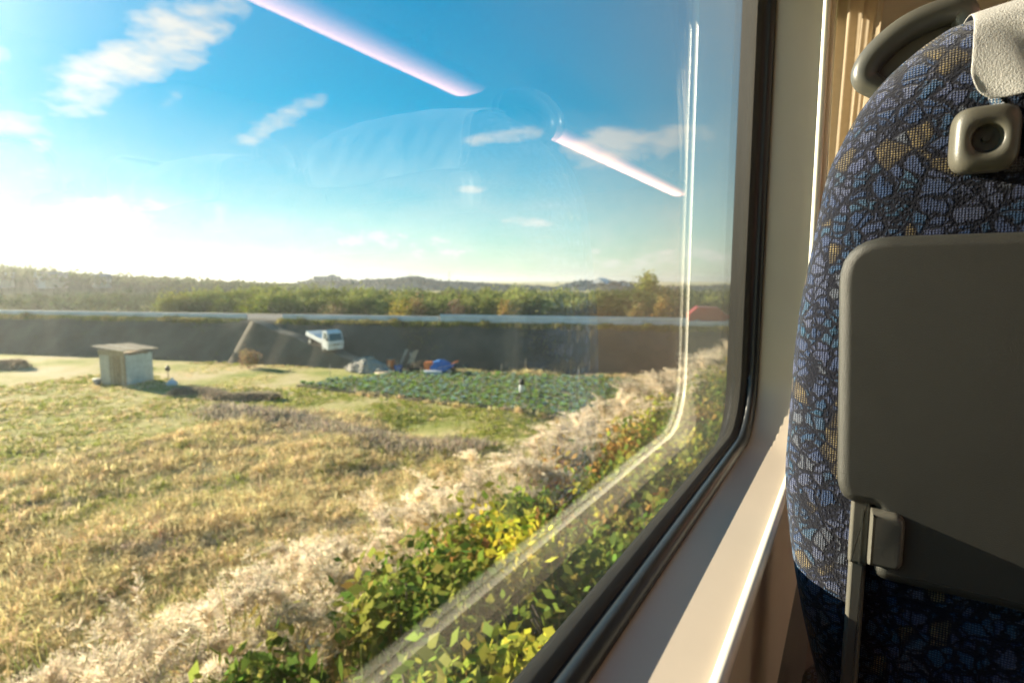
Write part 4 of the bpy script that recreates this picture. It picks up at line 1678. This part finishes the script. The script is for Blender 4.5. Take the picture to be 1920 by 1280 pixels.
# ------------------------------------------------------------------ shed
pc = on_z(236, 724, 0)
pc.z = gzn(pc.x, pc.y)
ez = math.atan2(pc.y, pc.x)
shed = empty('garden_shed', pc, ez - math.pi / 2 + R(40))
tag(shed, 'makeshift shed of pale sheets and brown boards with a sloping plank roof', 'shed')
# local axes: x to the right-hand face, y to the left-hand face (both away from the corner)
Wr, Wl, Hh = 2.1, 2.05, 2.15
m = MB(); m.box((Wr / 2, Wl / 2, Hh / 2 - .1), (Wr - .1, Wl - .1, Hh)); m.build('core', MT['wood'], shed, local=True)
for k in range(7):
    x = (k + .5) * Wr / 7
    m = MB(); m.box((x, -.012 - .012 * (k % 2), Hh / 2 - .05 - .03 * (k % 3)), (Wr / 7 - .012, .05, Hh - .16 - .05 * (k % 2)))
    m.build('sheet', MT['sheet'], shed, local=True)
lm = [MT['wood2'], MT['wood'], MT['wood'], MT['wood2'], MT['sheet2'], MT['sheet2'], MT['sheet2']]
for k in range(7):
    y = (k + .5) * Wl / 7
    m = MB(); m.box((-.012 - .015 * (k % 2), y, Hh / 2 - .02 * (k % 2)), (.05, Wl / 7 - .014, Hh - .08))
    m.build('board', lm[k], shed, local=True)
m = MB(); m.box((-.035, Wl / 2, Hh + .02), (.07, Wl + .1, .34)); m.build('fascia', MT['wood2'], shed, local=True)
for k in range(8):
    M_ = Matrix.Rotation(R(-7), 3, 'X')
    x = -.35 + (k + .5) * (Wr + .7) / 8
    m = MB(); m.box((x, Wl / 2, Hh + .26 + .03 * (k % 2) - .05 * (x - Wr / 2)), ((Wr + .7) / 8 - .015, Wl + .55, .05), M=Matrix.Rotation(R(6), 3, 'X') @ Matrix.Rotation(R(3), 3, 'Y'))
    m.build('roof_plank', MT['wood'] if k % 3 else MT['wood2'], shed, local=True)
fr = MB()
for dy_ in (.62, 1.16): fr.box((-.055, dy_, .98), (.05, .07, 1.96))
fr.box((-.055, .89, 1.98), (.05, .61, .07))
fr.build('door_frame', MT['wood2'], shed, local=True)
m = MB(); m.box((.0, -.03, .95), (.09, .09, 2.1)); m.build('corner_post', MT['wood'], shed, local=True)
p = on_z(183, 722, 0); p.z = gzn(p.x, p.y)
t = empty('bucket', p); tag(t, 'dark bucket with pale rim at the foot of the shed', 'bucket')
m = MB(); m.tube([p + Vector((0, 0, -.02)), p + Vector((0, 0, .42))], [.17, .24], 14); m.build('body', MT['roof'], t, True)
m = MB(); m.tube([p + Vector((0, 0, .40)), p + Vector((0, 0, .45))], [.26, .26], 14); m.build('rim', MT['sheet2'], t, True)
p = on_z(316, 715, 0); p.z = gzn(p.x, p.y)
t = empty('marker_post', p); tag(t, 'thin post with a dark lump on top beside the shed', 'post')
m = MB(); m.tube([p - Vector((0, 0, .1)), p + Vector((0, 0, .75))], .03, 6); m.build('pole', MT['wood'], t)
m = MB(); m.tube([p + Vector((0, 0, z)) for z in (.68, .78, .95, 1.1)], [.05, .16, .15, .05], 10); m.build('head', MT['lower_wall'], t, True)
p = on_z(323, 722, 0); p.z = gzn(p.x, p.y)
t = empty('plastic_sack', p); tag(t, 'small white plastic sack lying on the grass by the post', 'sack')
m = MB(); m.loft([[p + Vector((r_ * .42 * math.cos(a), r_ * .3 * math.sin(a) * (1 + .2 * math.sin(3 * a)), z)) for a in np.linspace(0, 2 * math.pi, 14, endpoint=False)]
                  for r_, z in ((.8, -.03), (1, .08), (.95, .2), (.6, .31), (.25, .36))], cap0=True, cap1=True)
m.build('bag', MT['pale_plastic'], t, True)
m = MB(); m.tube([p + Vector((0, 0, .33)), p + Vector((.06, 0, .46))], [.06, .10], 8); m.build('knot', MT['white'], t, True)


# ------------------------------------------------------------------ white pick-up truck
def wheel(parent, x, y, r_=.26):
    m = MB()
    m.tube([(x, y - .08, r_), (x, y - .075, r_), (x, y + .075, r_), (x, y + .08, r_)], [r_ * .9, r_, r_, r_ * .9], 18, up=(0, 0, 1))
    w = m.build('wheel', MT['tyre'], parent, local=True)
    s_ = 1 if y > 0 else -1
    m = MB(); m.tube([(x, y + s_ * .06, r_), (x, y + s_ * .086, r_)], [r_ * .58, r_ * .5], 14, up=(0, 0, 1))
    m.build('rim', MT['steel'], w, local=True)


def truck(loc, rz, pitch):
    t = empty('pickup_truck', loc, 0)
    t.rotation_euler = (0, pitch, rz)
    tag(t, 'small white flatbed pickup truck parked on the dirt ramp', 'truck')
    hw = .72
    prof = [(.74, .42), (1.50, .30), (1.64, .34), (1.67, .62), (1.66, .92), (1.60, 1.02), (1.32, 1.60), (1.20, 1.70), (.88, 1.73), (.77, 1.68), (.74, 1.55)]
    m = MB()
    ls = []
    for y, s_ in ((-hw, .97), (-hw + .03, 1), (0, 1.005), (hw - .03, 1), (hw, .97)):
        ls.append([Vector((1.2 + (x - 1.2) * s_, y * (1 - .10 * max(0, (z - .95) / .8)), 1.0 + (z - 1.0) * s_)) for x, z in prof])
    m.loft(ls, cap0=True, cap1=True)
    cab_ = m.build('cab', MT['white'], t, local=True)
    m = MB(); m.add([(1.598, -.60, 1.05), (1.598, .60, 1.05), (1.345, .55, 1.57), (1.345, -.55, 1.57), (1.56, -.58, 1.05), (1.56, .58, 1.05), (1.31, .53, 1.57), (1.31, -.53, 1.57)],
                    [(0, 1, 2, 3), (0, 4, 5, 1), (2, 6, 7, 3), (1, 5, 6, 2), (0, 3, 7, 4)])
    for v_i in range(4): m.v[v_i] += Vector((.022, 0, .012))
    m.build('windshield', MT['car_glass'], t, local=True)
    for s_ in (-1, 1):
        m = MB(); y0, y1 = s_ * .722, s_ * .672
        m.add([(.86, y0, 1.08), (1.46, y0, 1.05), (1.27, y1, 1.56), (.86, y1, 1.58), (.86, y0 * .96, 1.08), (1.46, y0 * .96, 1.05), (1.27, y1 * .96, 1.56), (.86, y1 * .96, 1.58)],
              [(0, 1, 2, 3), (4, 5, 6, 7), (0, 1, 5, 4), (2, 3, 7, 6)])
        m.build('side_window', MT['car_glass'], t, local=True)
        m = MB(); m.box((1.15, s_ * .722, .74), (.72, .012, .58)); d_ = m.build('door', MT['white'], t, local=True, bevel=.01)
        m = MB(); m.box((.92, s_ * .735, .93), (.12, .03, .03)); m.build('handle', MT['black'], d_, local=True)
        m = MB(); m.box((1.672, s_ * .50, .74), (.04, .26, .16)); m.build('headlight', MT['light'], t, local=True, bevel=.01)
        m = MB(); m.box((1.56, s_ * .80, 1.16), (.05, .14, .2)); m.box((1.54, s_ * .73, 1.10), (.03, .10, .03)); m.build('mirror', MT['black'], t, local=True)
        m = MB(); m.box((-.46, s_ * .70, .80), (2.34, .04, .30)); m.build('side_gate', MT['white'], t, local=True, bevel=.006)
    m = MB(); m.box((1.66, 0, .43), (.08, 1.40, .18)); m.build('bumper', MT['white'], t, local=True, bevel=.015)
    m = MB(); m.box((1.706, 0, .42), (.012, .33, .15)); m.build('number_plate', MT['sheet2'], t, local=True)
    m = MB(); m.box((1.675, 0, .74), (.02, .6, .10)); m.build('grille', MT['black'], t, local=True)
    m = MB(); m.box((-.46, 0, .64), (2.38, 1.42, .06)); m.build('bed_floor', MT['white'], t, local=True)
    m = MB(); m.box((-1.63, 0, .80), (.04, 1.42, .30)); m.build('tailgate', MT['white'], t, local=True, bevel=.006)
    m = MB()
    for y in (-.66, 0, .66): m.box((.66, y, 1.16), (.035, .035, 1.02))
    m.box((.66, 0, 1.65), (.035, 1.36, .035)); m.box((.66, 0, 1.1), (.035, 1.36, .035)); m.build('headboard', MT['white'], t, local=True)
    m = MB()
    for y in (-.38, .38): m.box((0, y, .46), (3.0, .09, .13))
    m.box((-1.0, 0, .30), (.1, 1.2, .1)); m.box((.95, 0, .30), (.1, 1.2, .1))
    m.build('chassis', MT['black'], t, local=True)
    for x in (-.98, .98):
        for y in (-.62, .62): wheel(t, x, y)
    return t


tt_ = .57
pt = R0.lerp(R1, tt_) + rn_ * 1.2
pt.z = ZT * (1 - tt_) + .03
slope = math.atan2(ZT, (R1 - R0).length)
hd = math.atan2(rd.y, rd.x) - R(12)
truck(pt, hd, slope)

# ------------------------------------------------------------------ red car on the road
pr = emb(s_px(1345), -3.6, ZT + .03)
car = empty('parked_car', pr, math.atan2(dv.y, dv.x))
tag(car, 'red hatchback car on the road above the guardrail near the window edge', 'car')
prof = [(-1.75, .30), (1.70, .28), (1.78, .45), (1.72, .72), (1.0, .88), (.45, 1.40), (-1.15, 1.46), (-1.60, 1.05), (-1.80, .85), (-1.82, .45)]
m = MB()
m.loft([[Vector((x * s_, y, .75 + (z - .75) * s_)) for x, z in prof] for y, s_ in ((-.80, .95), (-.76, 1), (.76, 1), (.80, .95))], cap0=True, cap1=True)
m.build('body', MT['red'], car, local=True)
for s_ in (-1, 1):
    m = MB(); m.add([(.85, s_ * .80, .92), (.40, s_ * .78, 1.34), (-.30, s_ * .78, 1.36), (-.30, s_ * .80, .92)], [(0, 1, 2, 3)]); m.build('side_window', MT['car_glass'], car, local=True)
    m = MB(); m.add([(-.38, s_ * .80, .92), (-.38, s_ * .78, 1.36), (-1.12, s_ * .78, 1.38), (-1.45, s_ * .80, .96)], [(0, 1, 2, 3)]); m.build('side_window', MT['car_glass'], car, local=True)
    m = MB(); m.box((1.74, s_ * .55, .62), (.06, .34, .14)); m.build('headlight', MT['light'], car, local=True)
    m = MB(); m.box((-1.80, s_ * .6, .82), (.05, .2, .2)); m.build('tail_light', MT['orange'], car, local=True)
    for x in (-1.15, 1.15): wheel(car, x, s_ * .72, .29)
m = MB(); m.add([(.985, -.66, .92), (.985, .66, .92), (.47, .62, 1.37), (.47, -.62, 1.37)], [(0, 1, 2, 3)])
for i in range(4): m.v[i] += Vector((.02, 0, .02))
m.build('windshield', MT['car_glass'], car, local=True)

# pale utility pole at the roadside
pp = emb(s_px(1379), -1.2, ZT)
t = empty('marker_pole', pp); tag(t, 'pale upright pole at the roadside beside the red car', 'pole')
m = MB(); m.tube([pp - Vector((0, 0, .3)), pp + Vector((0, 0, 2.1))], [.09, .08], 10); m.build('shaft', MT['concrete'], t, True)
m = MB(); m.tube([pp + Vector((0, 0, 2.08)), pp + Vector((0, 0, 2.2))], [.10, .07], 10); m.build('cap', MT['white'], t, True)

# ------------------------------------------------------------------ rubble, drum, planks, tarpaulin heap
rg = np.random.default_rng(21)


def stone_mesh(seed):
    r2 = np.random.default_rng(seed)
    m = MB()
    m.loft([[Vector((math.cos(a) * r_ * r2.uniform(.75, 1.2), math.sin(a) * r_ * r2.uniform(.75, 1.2), z)) for a in np.linspace(0, 2 * math.pi, 7, endpoint=False)]
            for r_, z in ((.7, -.1), (1.0, .25), (.8, .6), (.3, .8))], cap0=True, cap1=True)
    me = bpy.data.meshes.new('stone')
    me.from_pydata([tuple(p) for p in m.v], [], m.f); me.update()
    me.materials.append(MT['rubble'])
    return me


stones = [stone_mesh(300 + k) for k in range(4)]
pile = on_z(690, 695, 0)
t = empty('rubble_pile', pile); tag(t, 'grey pile of broken rubble at the foot of the ramp', 'rubble pile')
m = MB()
for k in range(8):
    pass
m.loft([[pile + Vector((math.cos(a) * r_ * 2.0 * (1 + .15 * math.sin(5 * a)), math.sin(a) * r_ * 1.1, z)) for a in np.linspace(0, 2 * math.pi, 20, endpoint=False)]
        for r_, z in ((1.1, -.1), (.9, .35), (.55, .75), (.2, 1.0))], cap1=True)
m.build('heap', MT['rubble'], t)
for k in range(80):
    a, r_ = rg.uniform(0, 6.28), math.sqrt(rg.uniform(0, 1))
    o = bpy.data.objects.new('stone', stones[k % 4]); col.objects.link(o); o.parent = t
    o.location = (math.cos(a) * r_ * 2.1, math.sin(a) * r_ * 1.15, max(0, .95 * (1 - r_)) - .02)
    s_ = rg.uniform(.14, .42); o.scale = (s_ * 1.3, s_, s_); o.rotation_euler = (rg.uniform(-.4, .4), rg.uniform(-.4, .4), rg.uniform(0, 6.28))

p = on_z(733, 696, 0)
t = empty('oil_drum', p); tag(t, 'rusty orange drum standing by the rubble pile', 'drum')
m = MB(); m.tube([p + Vector((0, 0, z)) for z in (-.03, .0, .28, .31, .34, .62, .65, .68, .92, .95)], [.29, .31, .31, .335, .31, .31, .335, .31, .31, .29], 18); m.build('body', MT['orange'], t, True)
m = MB(); m.tube([p + Vector((0, 0, .94)), p + Vector((0, 0, .965))], .27, 18); m.build('lid', MT['wood'], t)
p = on_z(747, 698, 0)
t = empty('blue_bucket', p); tag(t, 'small blue bucket beside the orange drum', 'bucket')
m = MB(); m.tube([p - Vector((0, 0, .03)), p + Vector((0, 0, .5))], [.22, .30], 14); m.build('body', MT['bluetarp'], t, True)
m = MB(); m.tube([p + Vector((0, 0, .48)), p + Vector((0, 0, .53))], .32, 14); m.build('rim', MT['bluetarp'], t, True)
pl0 = on_z(763, 694, 0)
for k, (dx, ln, lean_) in enumerate(((-.75, 1.9, .55), (-.2, 1.75, .62), (.55, 1.6, -.45), (.1, 1.85, .5))):
    a = pl0 + Vector((math.cos(YAW), math.sin(YAW), 0)) * dx
    b = a + Vector((math.cos(YAW) * lean_ * 1.0, math.sin(YAW) * lean_ + .35, ln * .85))
    t = empty('plank', a)
    tag(t, 'weathered plank leaning against the others beside the orange drum', 'plank', 'leaning planks by the drum')
    m = MB()
    sdv = Vector((math.cos(YAW), math.sin(YAW), 0)) * .11
    th = Vector((-math.sin(YAW), math.cos(YAW), 0)) * .03
    m.loft([[q_ - sdv, q_ + sdv, q_ + sdv + th, q_ - sdv + th] for q_ in (a - Vector((0, 0, .08)), b)], cap0=True, cap1=True)
    m.build('board', MT['wood2' if k % 2 else 'rubble'], t)
    m = MB(); m.box(b + Vector((0, 0, -.12)) + th * .5, (.2, .05, .06), rz=YAW); m.build('cleat', MT['wood'], t)
m = MB()
pd = on_z(786, 697, 0)
t = empty('brush_heap', pd); tag(t, 'dark heap of brush between the planks and the blue tarpaulin', 'brush heap')
v, f, c = bush_mesh(400, 1.3, .9, [(.07, .065, .05), (.11, .10, .08)], 900, .09)
fast_mesh('twigs', v, f, MT['leaf_far'], c, t)
m.loft([[Vector((math.cos(a) * r_ * 1.2, math.sin(a) * r_ * .8, z)) for a in np.linspace(0, 2 * math.pi, 14, endpoint=False)] for r_, z in ((1, -.1), (.8, .3), (.3, .55))], cap1=True)
m.build('core', MT['earth'], t, local=True)

# tiller half covered by a blue tarpaulin
pk = on_z(826, 702, 0)
ti = empty('farm_tiller', pk, YAW); tag(ti, 'orange and black farm tiller under a blue tarpaulin', 'tiller')
m = MB(); m.box((0, 0, .45), (1.9, .7, .35)); m.build('body', MT['orange'], ti, local=True, bevel=.03)
m = MB(); m.box((-.85, 0, .72), (.6, .55, .5)); m.build('engine_cover', MT['orange'], ti, local=True, bevel=.05)
for s_ in (-1, 1):
    m = MB(); m.tube([(.72, s_ * .42 - .08, .32), (.72, s_ * .42 + .08, .32)], .34, 16, up=(0, 0, 1)); w = m.build('wheel', MT['tyre'], ti, local=True)
    m = MB(); m.tube([(.72, s_ * .44 - .09, .32), (.72, s_ * .44 + .09, .32)], .16, 12, up=(0, 0, 1)); m.build('rim', MT['sheet2'], w, local=True)
    m = MB(); m.tube([(.6, s_ * .25, .6), (1.1, s_ * .3, .95), (1.35, s_ * .3, 1.0)], .03, 8); m.build('handlebar', MT['orange'], ti, local=True)
m = MB(); m.tube([(-.7, -.5, .22), (-.7, .5, .22)], .25, 12, up=(0, 0, 1)); m.build('tine_drum', MT['black'], ti, local=True)
tp = empty('tarpaulin', pk, YAW); tag(tp, 'bright blue tarpaulin draped over the orange tiller', 'tarpaulin')
L = []
for i in range(22):
    u = i / 21
    x = -.72 + u * 1.72
    top = .80 + .38 * math.sin(math.pi * min(1, u * 1.05)) - .12 * u
    low = .05 + .75 * max(0, u - .45) / .55 * .9
    row = []
    for j in range(15):
        w_ = j / 14
        yy = -.62 + 1.24 * w_
        zz = top - (top - low) * abs(2 * w_ - 1) ** 2.2
        row.append(Vector((x + .02 * math.sin(j * 1.7 + i), yy + .03 * math.sin(i * 1.3), zz + .02 * math.sin(i * 2.1 + j))))
    L.append(row)
m = MB(); m.loft(L, closed=False); o = m.build('sheet', MT['bluetarp'], tp, True, True)
so = o.modifiers.new('thick', 'SOLIDIFY'); so.thickness = .02
m = MB(); m.tube([(-.4, -.64, .5), (.2, -.60, .66), (.9, -.55, .8)], .015, 6); m.build('rope', MT['sheet2'], tp, local=True)
pw = on_z(812, 705, 0)
t = empty('storage_box', pw, YAW); tag(t, 'pale long plastic box lying in front of the blue tarpaulin', 'box')
m = MB(); m.box((0, -.1, .17), (1.25, .5, .40)); m.build('body', MT['pale_plastic'], t, local=True, bevel=.03)
m = MB(); m.box((0, -.1, .39), (1.29, .54, .06)); m.build('lid', MT['white'], t, local=True, bevel=.02)
p0, p1 = on_z(703, 704, 0), on_z(752, 706, 0)
t = empty('log', (p0 + p1) / 2); tag(t, 'pale log lying on the grass edge of the plot', 'log')
m = MB(); m.tube([p0 + Vector((0, 0, .12)), p0.lerp(p1, .5) + Vector((0, 0, .2)), p1 + Vector((0, 0, .12))], [.12, .13, .10], 10); m.build('trunk', MT['wood2'], t, True)
m = MB(); m.tube([p0.lerp(p1, .6) + Vector((0, 0, .2)), p0.lerp(p1, .75) + Vector((0, .1, .5))], [.05, .03], 7); m.build('branch_stub', MT['wood2'], t, True)
p = on_z(466, 690, 0)
bush('dry_bush', p, .9, 1.6, [(.36, .24, .12), (.30, .22, .12)], 'dry tan bush at the foot of the ramp bank', 260, 700, .10, m_='leaf_far')

# ------------------------------------------------------------------ pampas grass along the railway bank
rg = np.random.default_rng(31)
PLC = (.80, .70, .54)


def plume_mesh(seed, L_=.24):
    """a fan of drooping branchlets, each feathered with fine hairs"""
    r2 = np.random.default_rng(seed)
    parts, pc = [], []
    for b in range(8):
        n = 105
        sp = r2.normal(scale=.42)
        tl = r2.uniform(.10, .75)
        ln_b = L_ * r2.uniform(.65, 1.1)
        t_ = r2.uniform(.08, 1, n)
        ax = np.stack([ln_b * (tl * t_ + .45 * t_ ** 2.2), ln_b * sp * t_, ln_b * (t_ - .42 * t_ ** 2.2)], 1) + np.array([0, 0, r2.uniform(-.05, .02)])
        az = r2.uniform(0, 2 * np.pi, n)
        d = np.stack([np.cos(az) + .5, np.sin(az), .5 + r2.normal(scale=.5, size=n)], 1)
        d /= np.linalg.norm(d, axis=1)[:, None]
        ln = (.012 + .032 * np.sin(np.pi * np.clip(t_ * .9 + .08, 0, 1))) * r2.uniform(.6, 1.35, n)
        sd2 = np.cross(d, r2.normal(size=(n, 3)))
        sd2 /= np.linalg.norm(sd2, axis=1)[:, None]
        w = (.0019 * r2.uniform(.7, 1.6, n))[:, None]
        V = np.empty((n, 4, 3))
        mid = ax + d * ln[:, None] * .6 - np.array([0, 0, .003])
        V[:, 0] = ax - sd2 * w * .3; V[:, 1] = mid - sd2 * w; V[:, 2] = ax + d * ln[:, None]; V[:, 3] = mid + sd2 * w
        parts.append(V.reshape(-1, 3))
        pc.append(np.repeat(jitter(PLC, n, r2, .16, .04)[:, None, :], 4, 1).reshape(-1, 3) * r2.uniform(.85, 1.1))
    Vv = np.concatenate(parts); C = np.concatenate(pc)
    Ff = np.arange(len(Vv)).reshape(-1, 4)
    k = len(Vv)
    st = np.array([[-.003, 0, -1.1], [.003, 0, -1.1], [.003, 0, .03], [-.003, 0, .03], [0, -.003, -1.1], [0, .003, -1.1], [0, .003, .03], [0, -.003, .03]])
    Vv = np.concatenate([Vv, st]); Ff = np.concatenate([Ff, np.array([[0, 1, 2, 3], [4, 5, 6, 7]]) + k])
    C = np.concatenate([C, np.tile(np.array([.40, .34, .17]), (8, 1))])
    return np_mesh('plume', Vv, Ff, MT['plume'], C)


def tuft_mesh(seed, green):
    r2 = np.random.default_rng(seed)
    n = 85
    P = np.stack([r2.normal(scale=.10, size=n), r2.normal(scale=.10, size=n), np.full(n, -.05)], 1)
    cg, cs = (.17, .21, .05), (.38, .30, .14)
    cols = np.where((r2.uniform(0, 1, n) < green)[:, None], jitter(cg, n, r2), jitter(cs, n, r2))
    v, f, c = blades(P, r2.uniform(.7, 1.45, n), r2.uniform(.006, .011, n), r2.uniform(.3, 1.0, n), cols, r2)
    return np_mesh('leaves', v, f, MT['straw'], c)


PL = [plume_mesh(500 + k, .21 + .03 * (k % 3)) for k in range(8)]
TF = [tuft_mesh(520 + k, g_) for k, g_ in enumerate((.15, .35, .6, .8))]


def pampas(x, y, top, np_, label, group, spread=.22, sc_=1.0, tuft=None):
    z0 = gzn(x, y)
    t = empty('pampas_grass', (x, y, z0))
    tag(t, label, 'pampas grass', group)
    o = bpy.data.objects.new('leaves', TF[tuft if tuft is not None else rg.integers(4)]); col.objects.link(o); o.parent = t
    h = max(.8, top - z0)
    o.scale = (1, 1, h / 1.35); o.rotation_euler = (0, 0, rg.uniform(0, 6.28))
    for k in range(np_):
        o = bpy.data.objects.new('plume', PL[rg.integers(8)]); col.objects.link(o); o.parent = t
        a = rg.uniform(0, 6.28); r_ = spread * math.sqrt(rg.uniform())* 1.3
        s_ = sc_ * rg.uniform(.65, 1.3)
        o.location = (math.cos(a) * r_, math.sin(a) * r_, h - .22 - rg.uniform(0, .58))
        o.scale = (s_, s_, s_)
        o.rotation_euler = (rg.normal(scale=.22), rg.normal(scale=.25) + .1, rg.uniform(0, 6.28))


GN, GFAR = 'pampas grass along the near railway bank', 'pampas grass farther along the railway bank'
for y in np.arange(-.5, 8.5, .28):
    for x0 in ((-3.3, -3.9, -4.6) if y < 5.5 else (-3.2, -3.75, -4.3)):
        if rg.uniform() < (.30 if x0 > -4.5 else .6): continue
        x = x0 + rg.normal(scale=.22)
        pampas(x, y + rg.normal(scale=.15), ZC + x * (.555 + .02 * rg.normal()) - rg.uniform(.0, .32), int(rg.integers(5, 9)),
               'fluffy cream pampas grass on the near railway bank', GN, .28, 1.35)
for y in np.arange(8.5, 34, .55):
    for x0 in (-3.0, -3.6, -4.3):
        if rg.uniform() < .12: continue
        x = x0 + rg.normal(scale=.25)
        pampas(x, y + rg.normal(scale=.2), ZC + x * .56 - rg.uniform(.0, .30), int(rg.integers(7, 11)),
               'dense tan pampas grass farther along the railway bank', GFAR, .36, 1.55, int(rg.integers(0, 2)))
for (x, y) in ((-3.4, .70), (-3.6, .98), (-3.9, 1.18), (-3.5, .50), (-4.2, 1.0), (-3.7, 1.35)):
    pampas(x, y, ZC + x * .53, 9, 'fluffy cream pampas grass on the near railway bank', GN, .28, 1.15)
for (x, y) in ((-4.9, .9), (-5.2, 1.9), (-4.8, 2.7), (-5.6, 3.2)):
    pampas(x, y, ZC + x * .60 - .1, 6, 'lone pampas tuft on the lower bank among dry grass', 'pampas on the lower bank')

# leafy bushes near the rails
GL = [(.16, .23, .04), (.24, .30, .05), (.11, .17, .035), (.30, .30, .07)]
YL = [(.55, .50, .06), (.36, .38, .06), (.18, .25, .045)]
OL = [(.46, .27, .08), (.36, .26, .08), (.20, .22, .05)]


def leaf_bush(x, y, w, h, cl, label, group, seed, n=760, leaf=.044):
    bush('leafy_bush', (x, y, gzn(x, y)), w, h, cl, label, seed, n, leaf, group)


k = 0
for y in np.arange(-.2, 16, .52):
    for x0 in (-1.45, -2.0, -2.6):
        x = x0 + rg.normal(scale=.13)
        top = ZC + x * {-1.45: 1.22, -2.0: .88, -2.6: .685}[x0] - rg.uniform(.0, .22)
        h = min(1.15, max(.35, top - gzn(x, y))) * .92
        r_ = rg.uniform()
        cl, la, gp = (GL, 'green leafy bush on the bank beside the rails', 'green bushes beside the rails') if r_ < .50 else \
            (YL, 'yellow green leafy bush on the bank beside the rails', 'yellow green bushes beside the rails') if r_ < .84 else \
            (OL, 'rusty orange leafy bush on the bank beside the rails', 'rusty bushes beside the rails')
        leaf_bush(x, y + rg.normal(scale=.1), rg.uniform(.38, .55), h, cl, la, gp, 600 + k, int(700 + 500 * h))
        k += 1
for (a, b, w, h) in ((860, 1040, .55, .85), (930, 1020, .55, .80), (1120, 920, .6, .8)):
    d = ray(a, b); x = -2.6; s_ = x / d.x
    leaf_bush(x, d.y * s_, w, h, GL, 'taller dark green bush rising among the pampas grass', 'taller bushes among the pampas', 700 + a, 1200, .046)
# low weeds that close the bank
k = 26000
xs = rng.uniform(-4.6, -1.15, k); ys = rng.uniform(-1.5, 30, k) ** 1.0
zz = gz_v(xs, ys)
cols = np.where((rng.uniform(0, 1, k) < .72)[:, None], jitter((.11, .15, .035), k, rng), jitter((.28, .23, .08), k, rng))
v, f, c = quad_cloud(np.stack([xs, ys, zz + rng.uniform(0, .28, k)], 1), .06, cols, rng, 1.0, .2)
tag(fast_mesh('bank_weeds', v, f, MT['leaf'], c), 'low green weeds covering the railway bank', 'weeds', kind='stuff')
k = 9000
xs = rng.uniform(-4.4, -1.2, k); ys = rng.uniform(-1.5, 22, k)
cols = np.where((rng.uniform(0, 1, k) < .5)[:, None], jitter((.18, .21, .05), k, rng), jitter((.36, .26, .09), k, rng))
v, f, c = blades(np.stack([xs, ys, gz_v(xs, ys)], 1), rng.uniform(.3, .8, k), np.full(k, .008), rng.uniform(.3, 1.1, k), cols, rng)
tag(fast_mesh('bank_grass', v, f, MT['straw'], c), 'long green and ochre grass on the railway bank', 'grass', kind='stuff')
print('cabbages', CAB_N, 'trees', cnt, 'objects', len(bpy.data.objects))

# ------------------------------------------------------------------ hazy air
HAZE = 0.00042
hm = bpy.data.materials.new('haze')
hm.use_nodes = True
ht = hm.node_tree
ht.nodes.remove(ht.nodes['Principled BSDF'])
pv = N(ht, 'ShaderNodeVolumePrincipled', i_Density=HAZE, i_Anisotropy=.55)
pv.inputs['Color'].default_value = (.95, .95, .93, 1)
ht.links.new(pv.outputs[0], ht.nodes['Material Output'].inputs['Volume'])
m = MB()
m.box((0, 0, 9.0), (3400, 6400, 21.0))
hz_ = m.build('haze', hm)
tag(hz_, 'thin golden haze in the evening air', 'haze', kind='stuff')
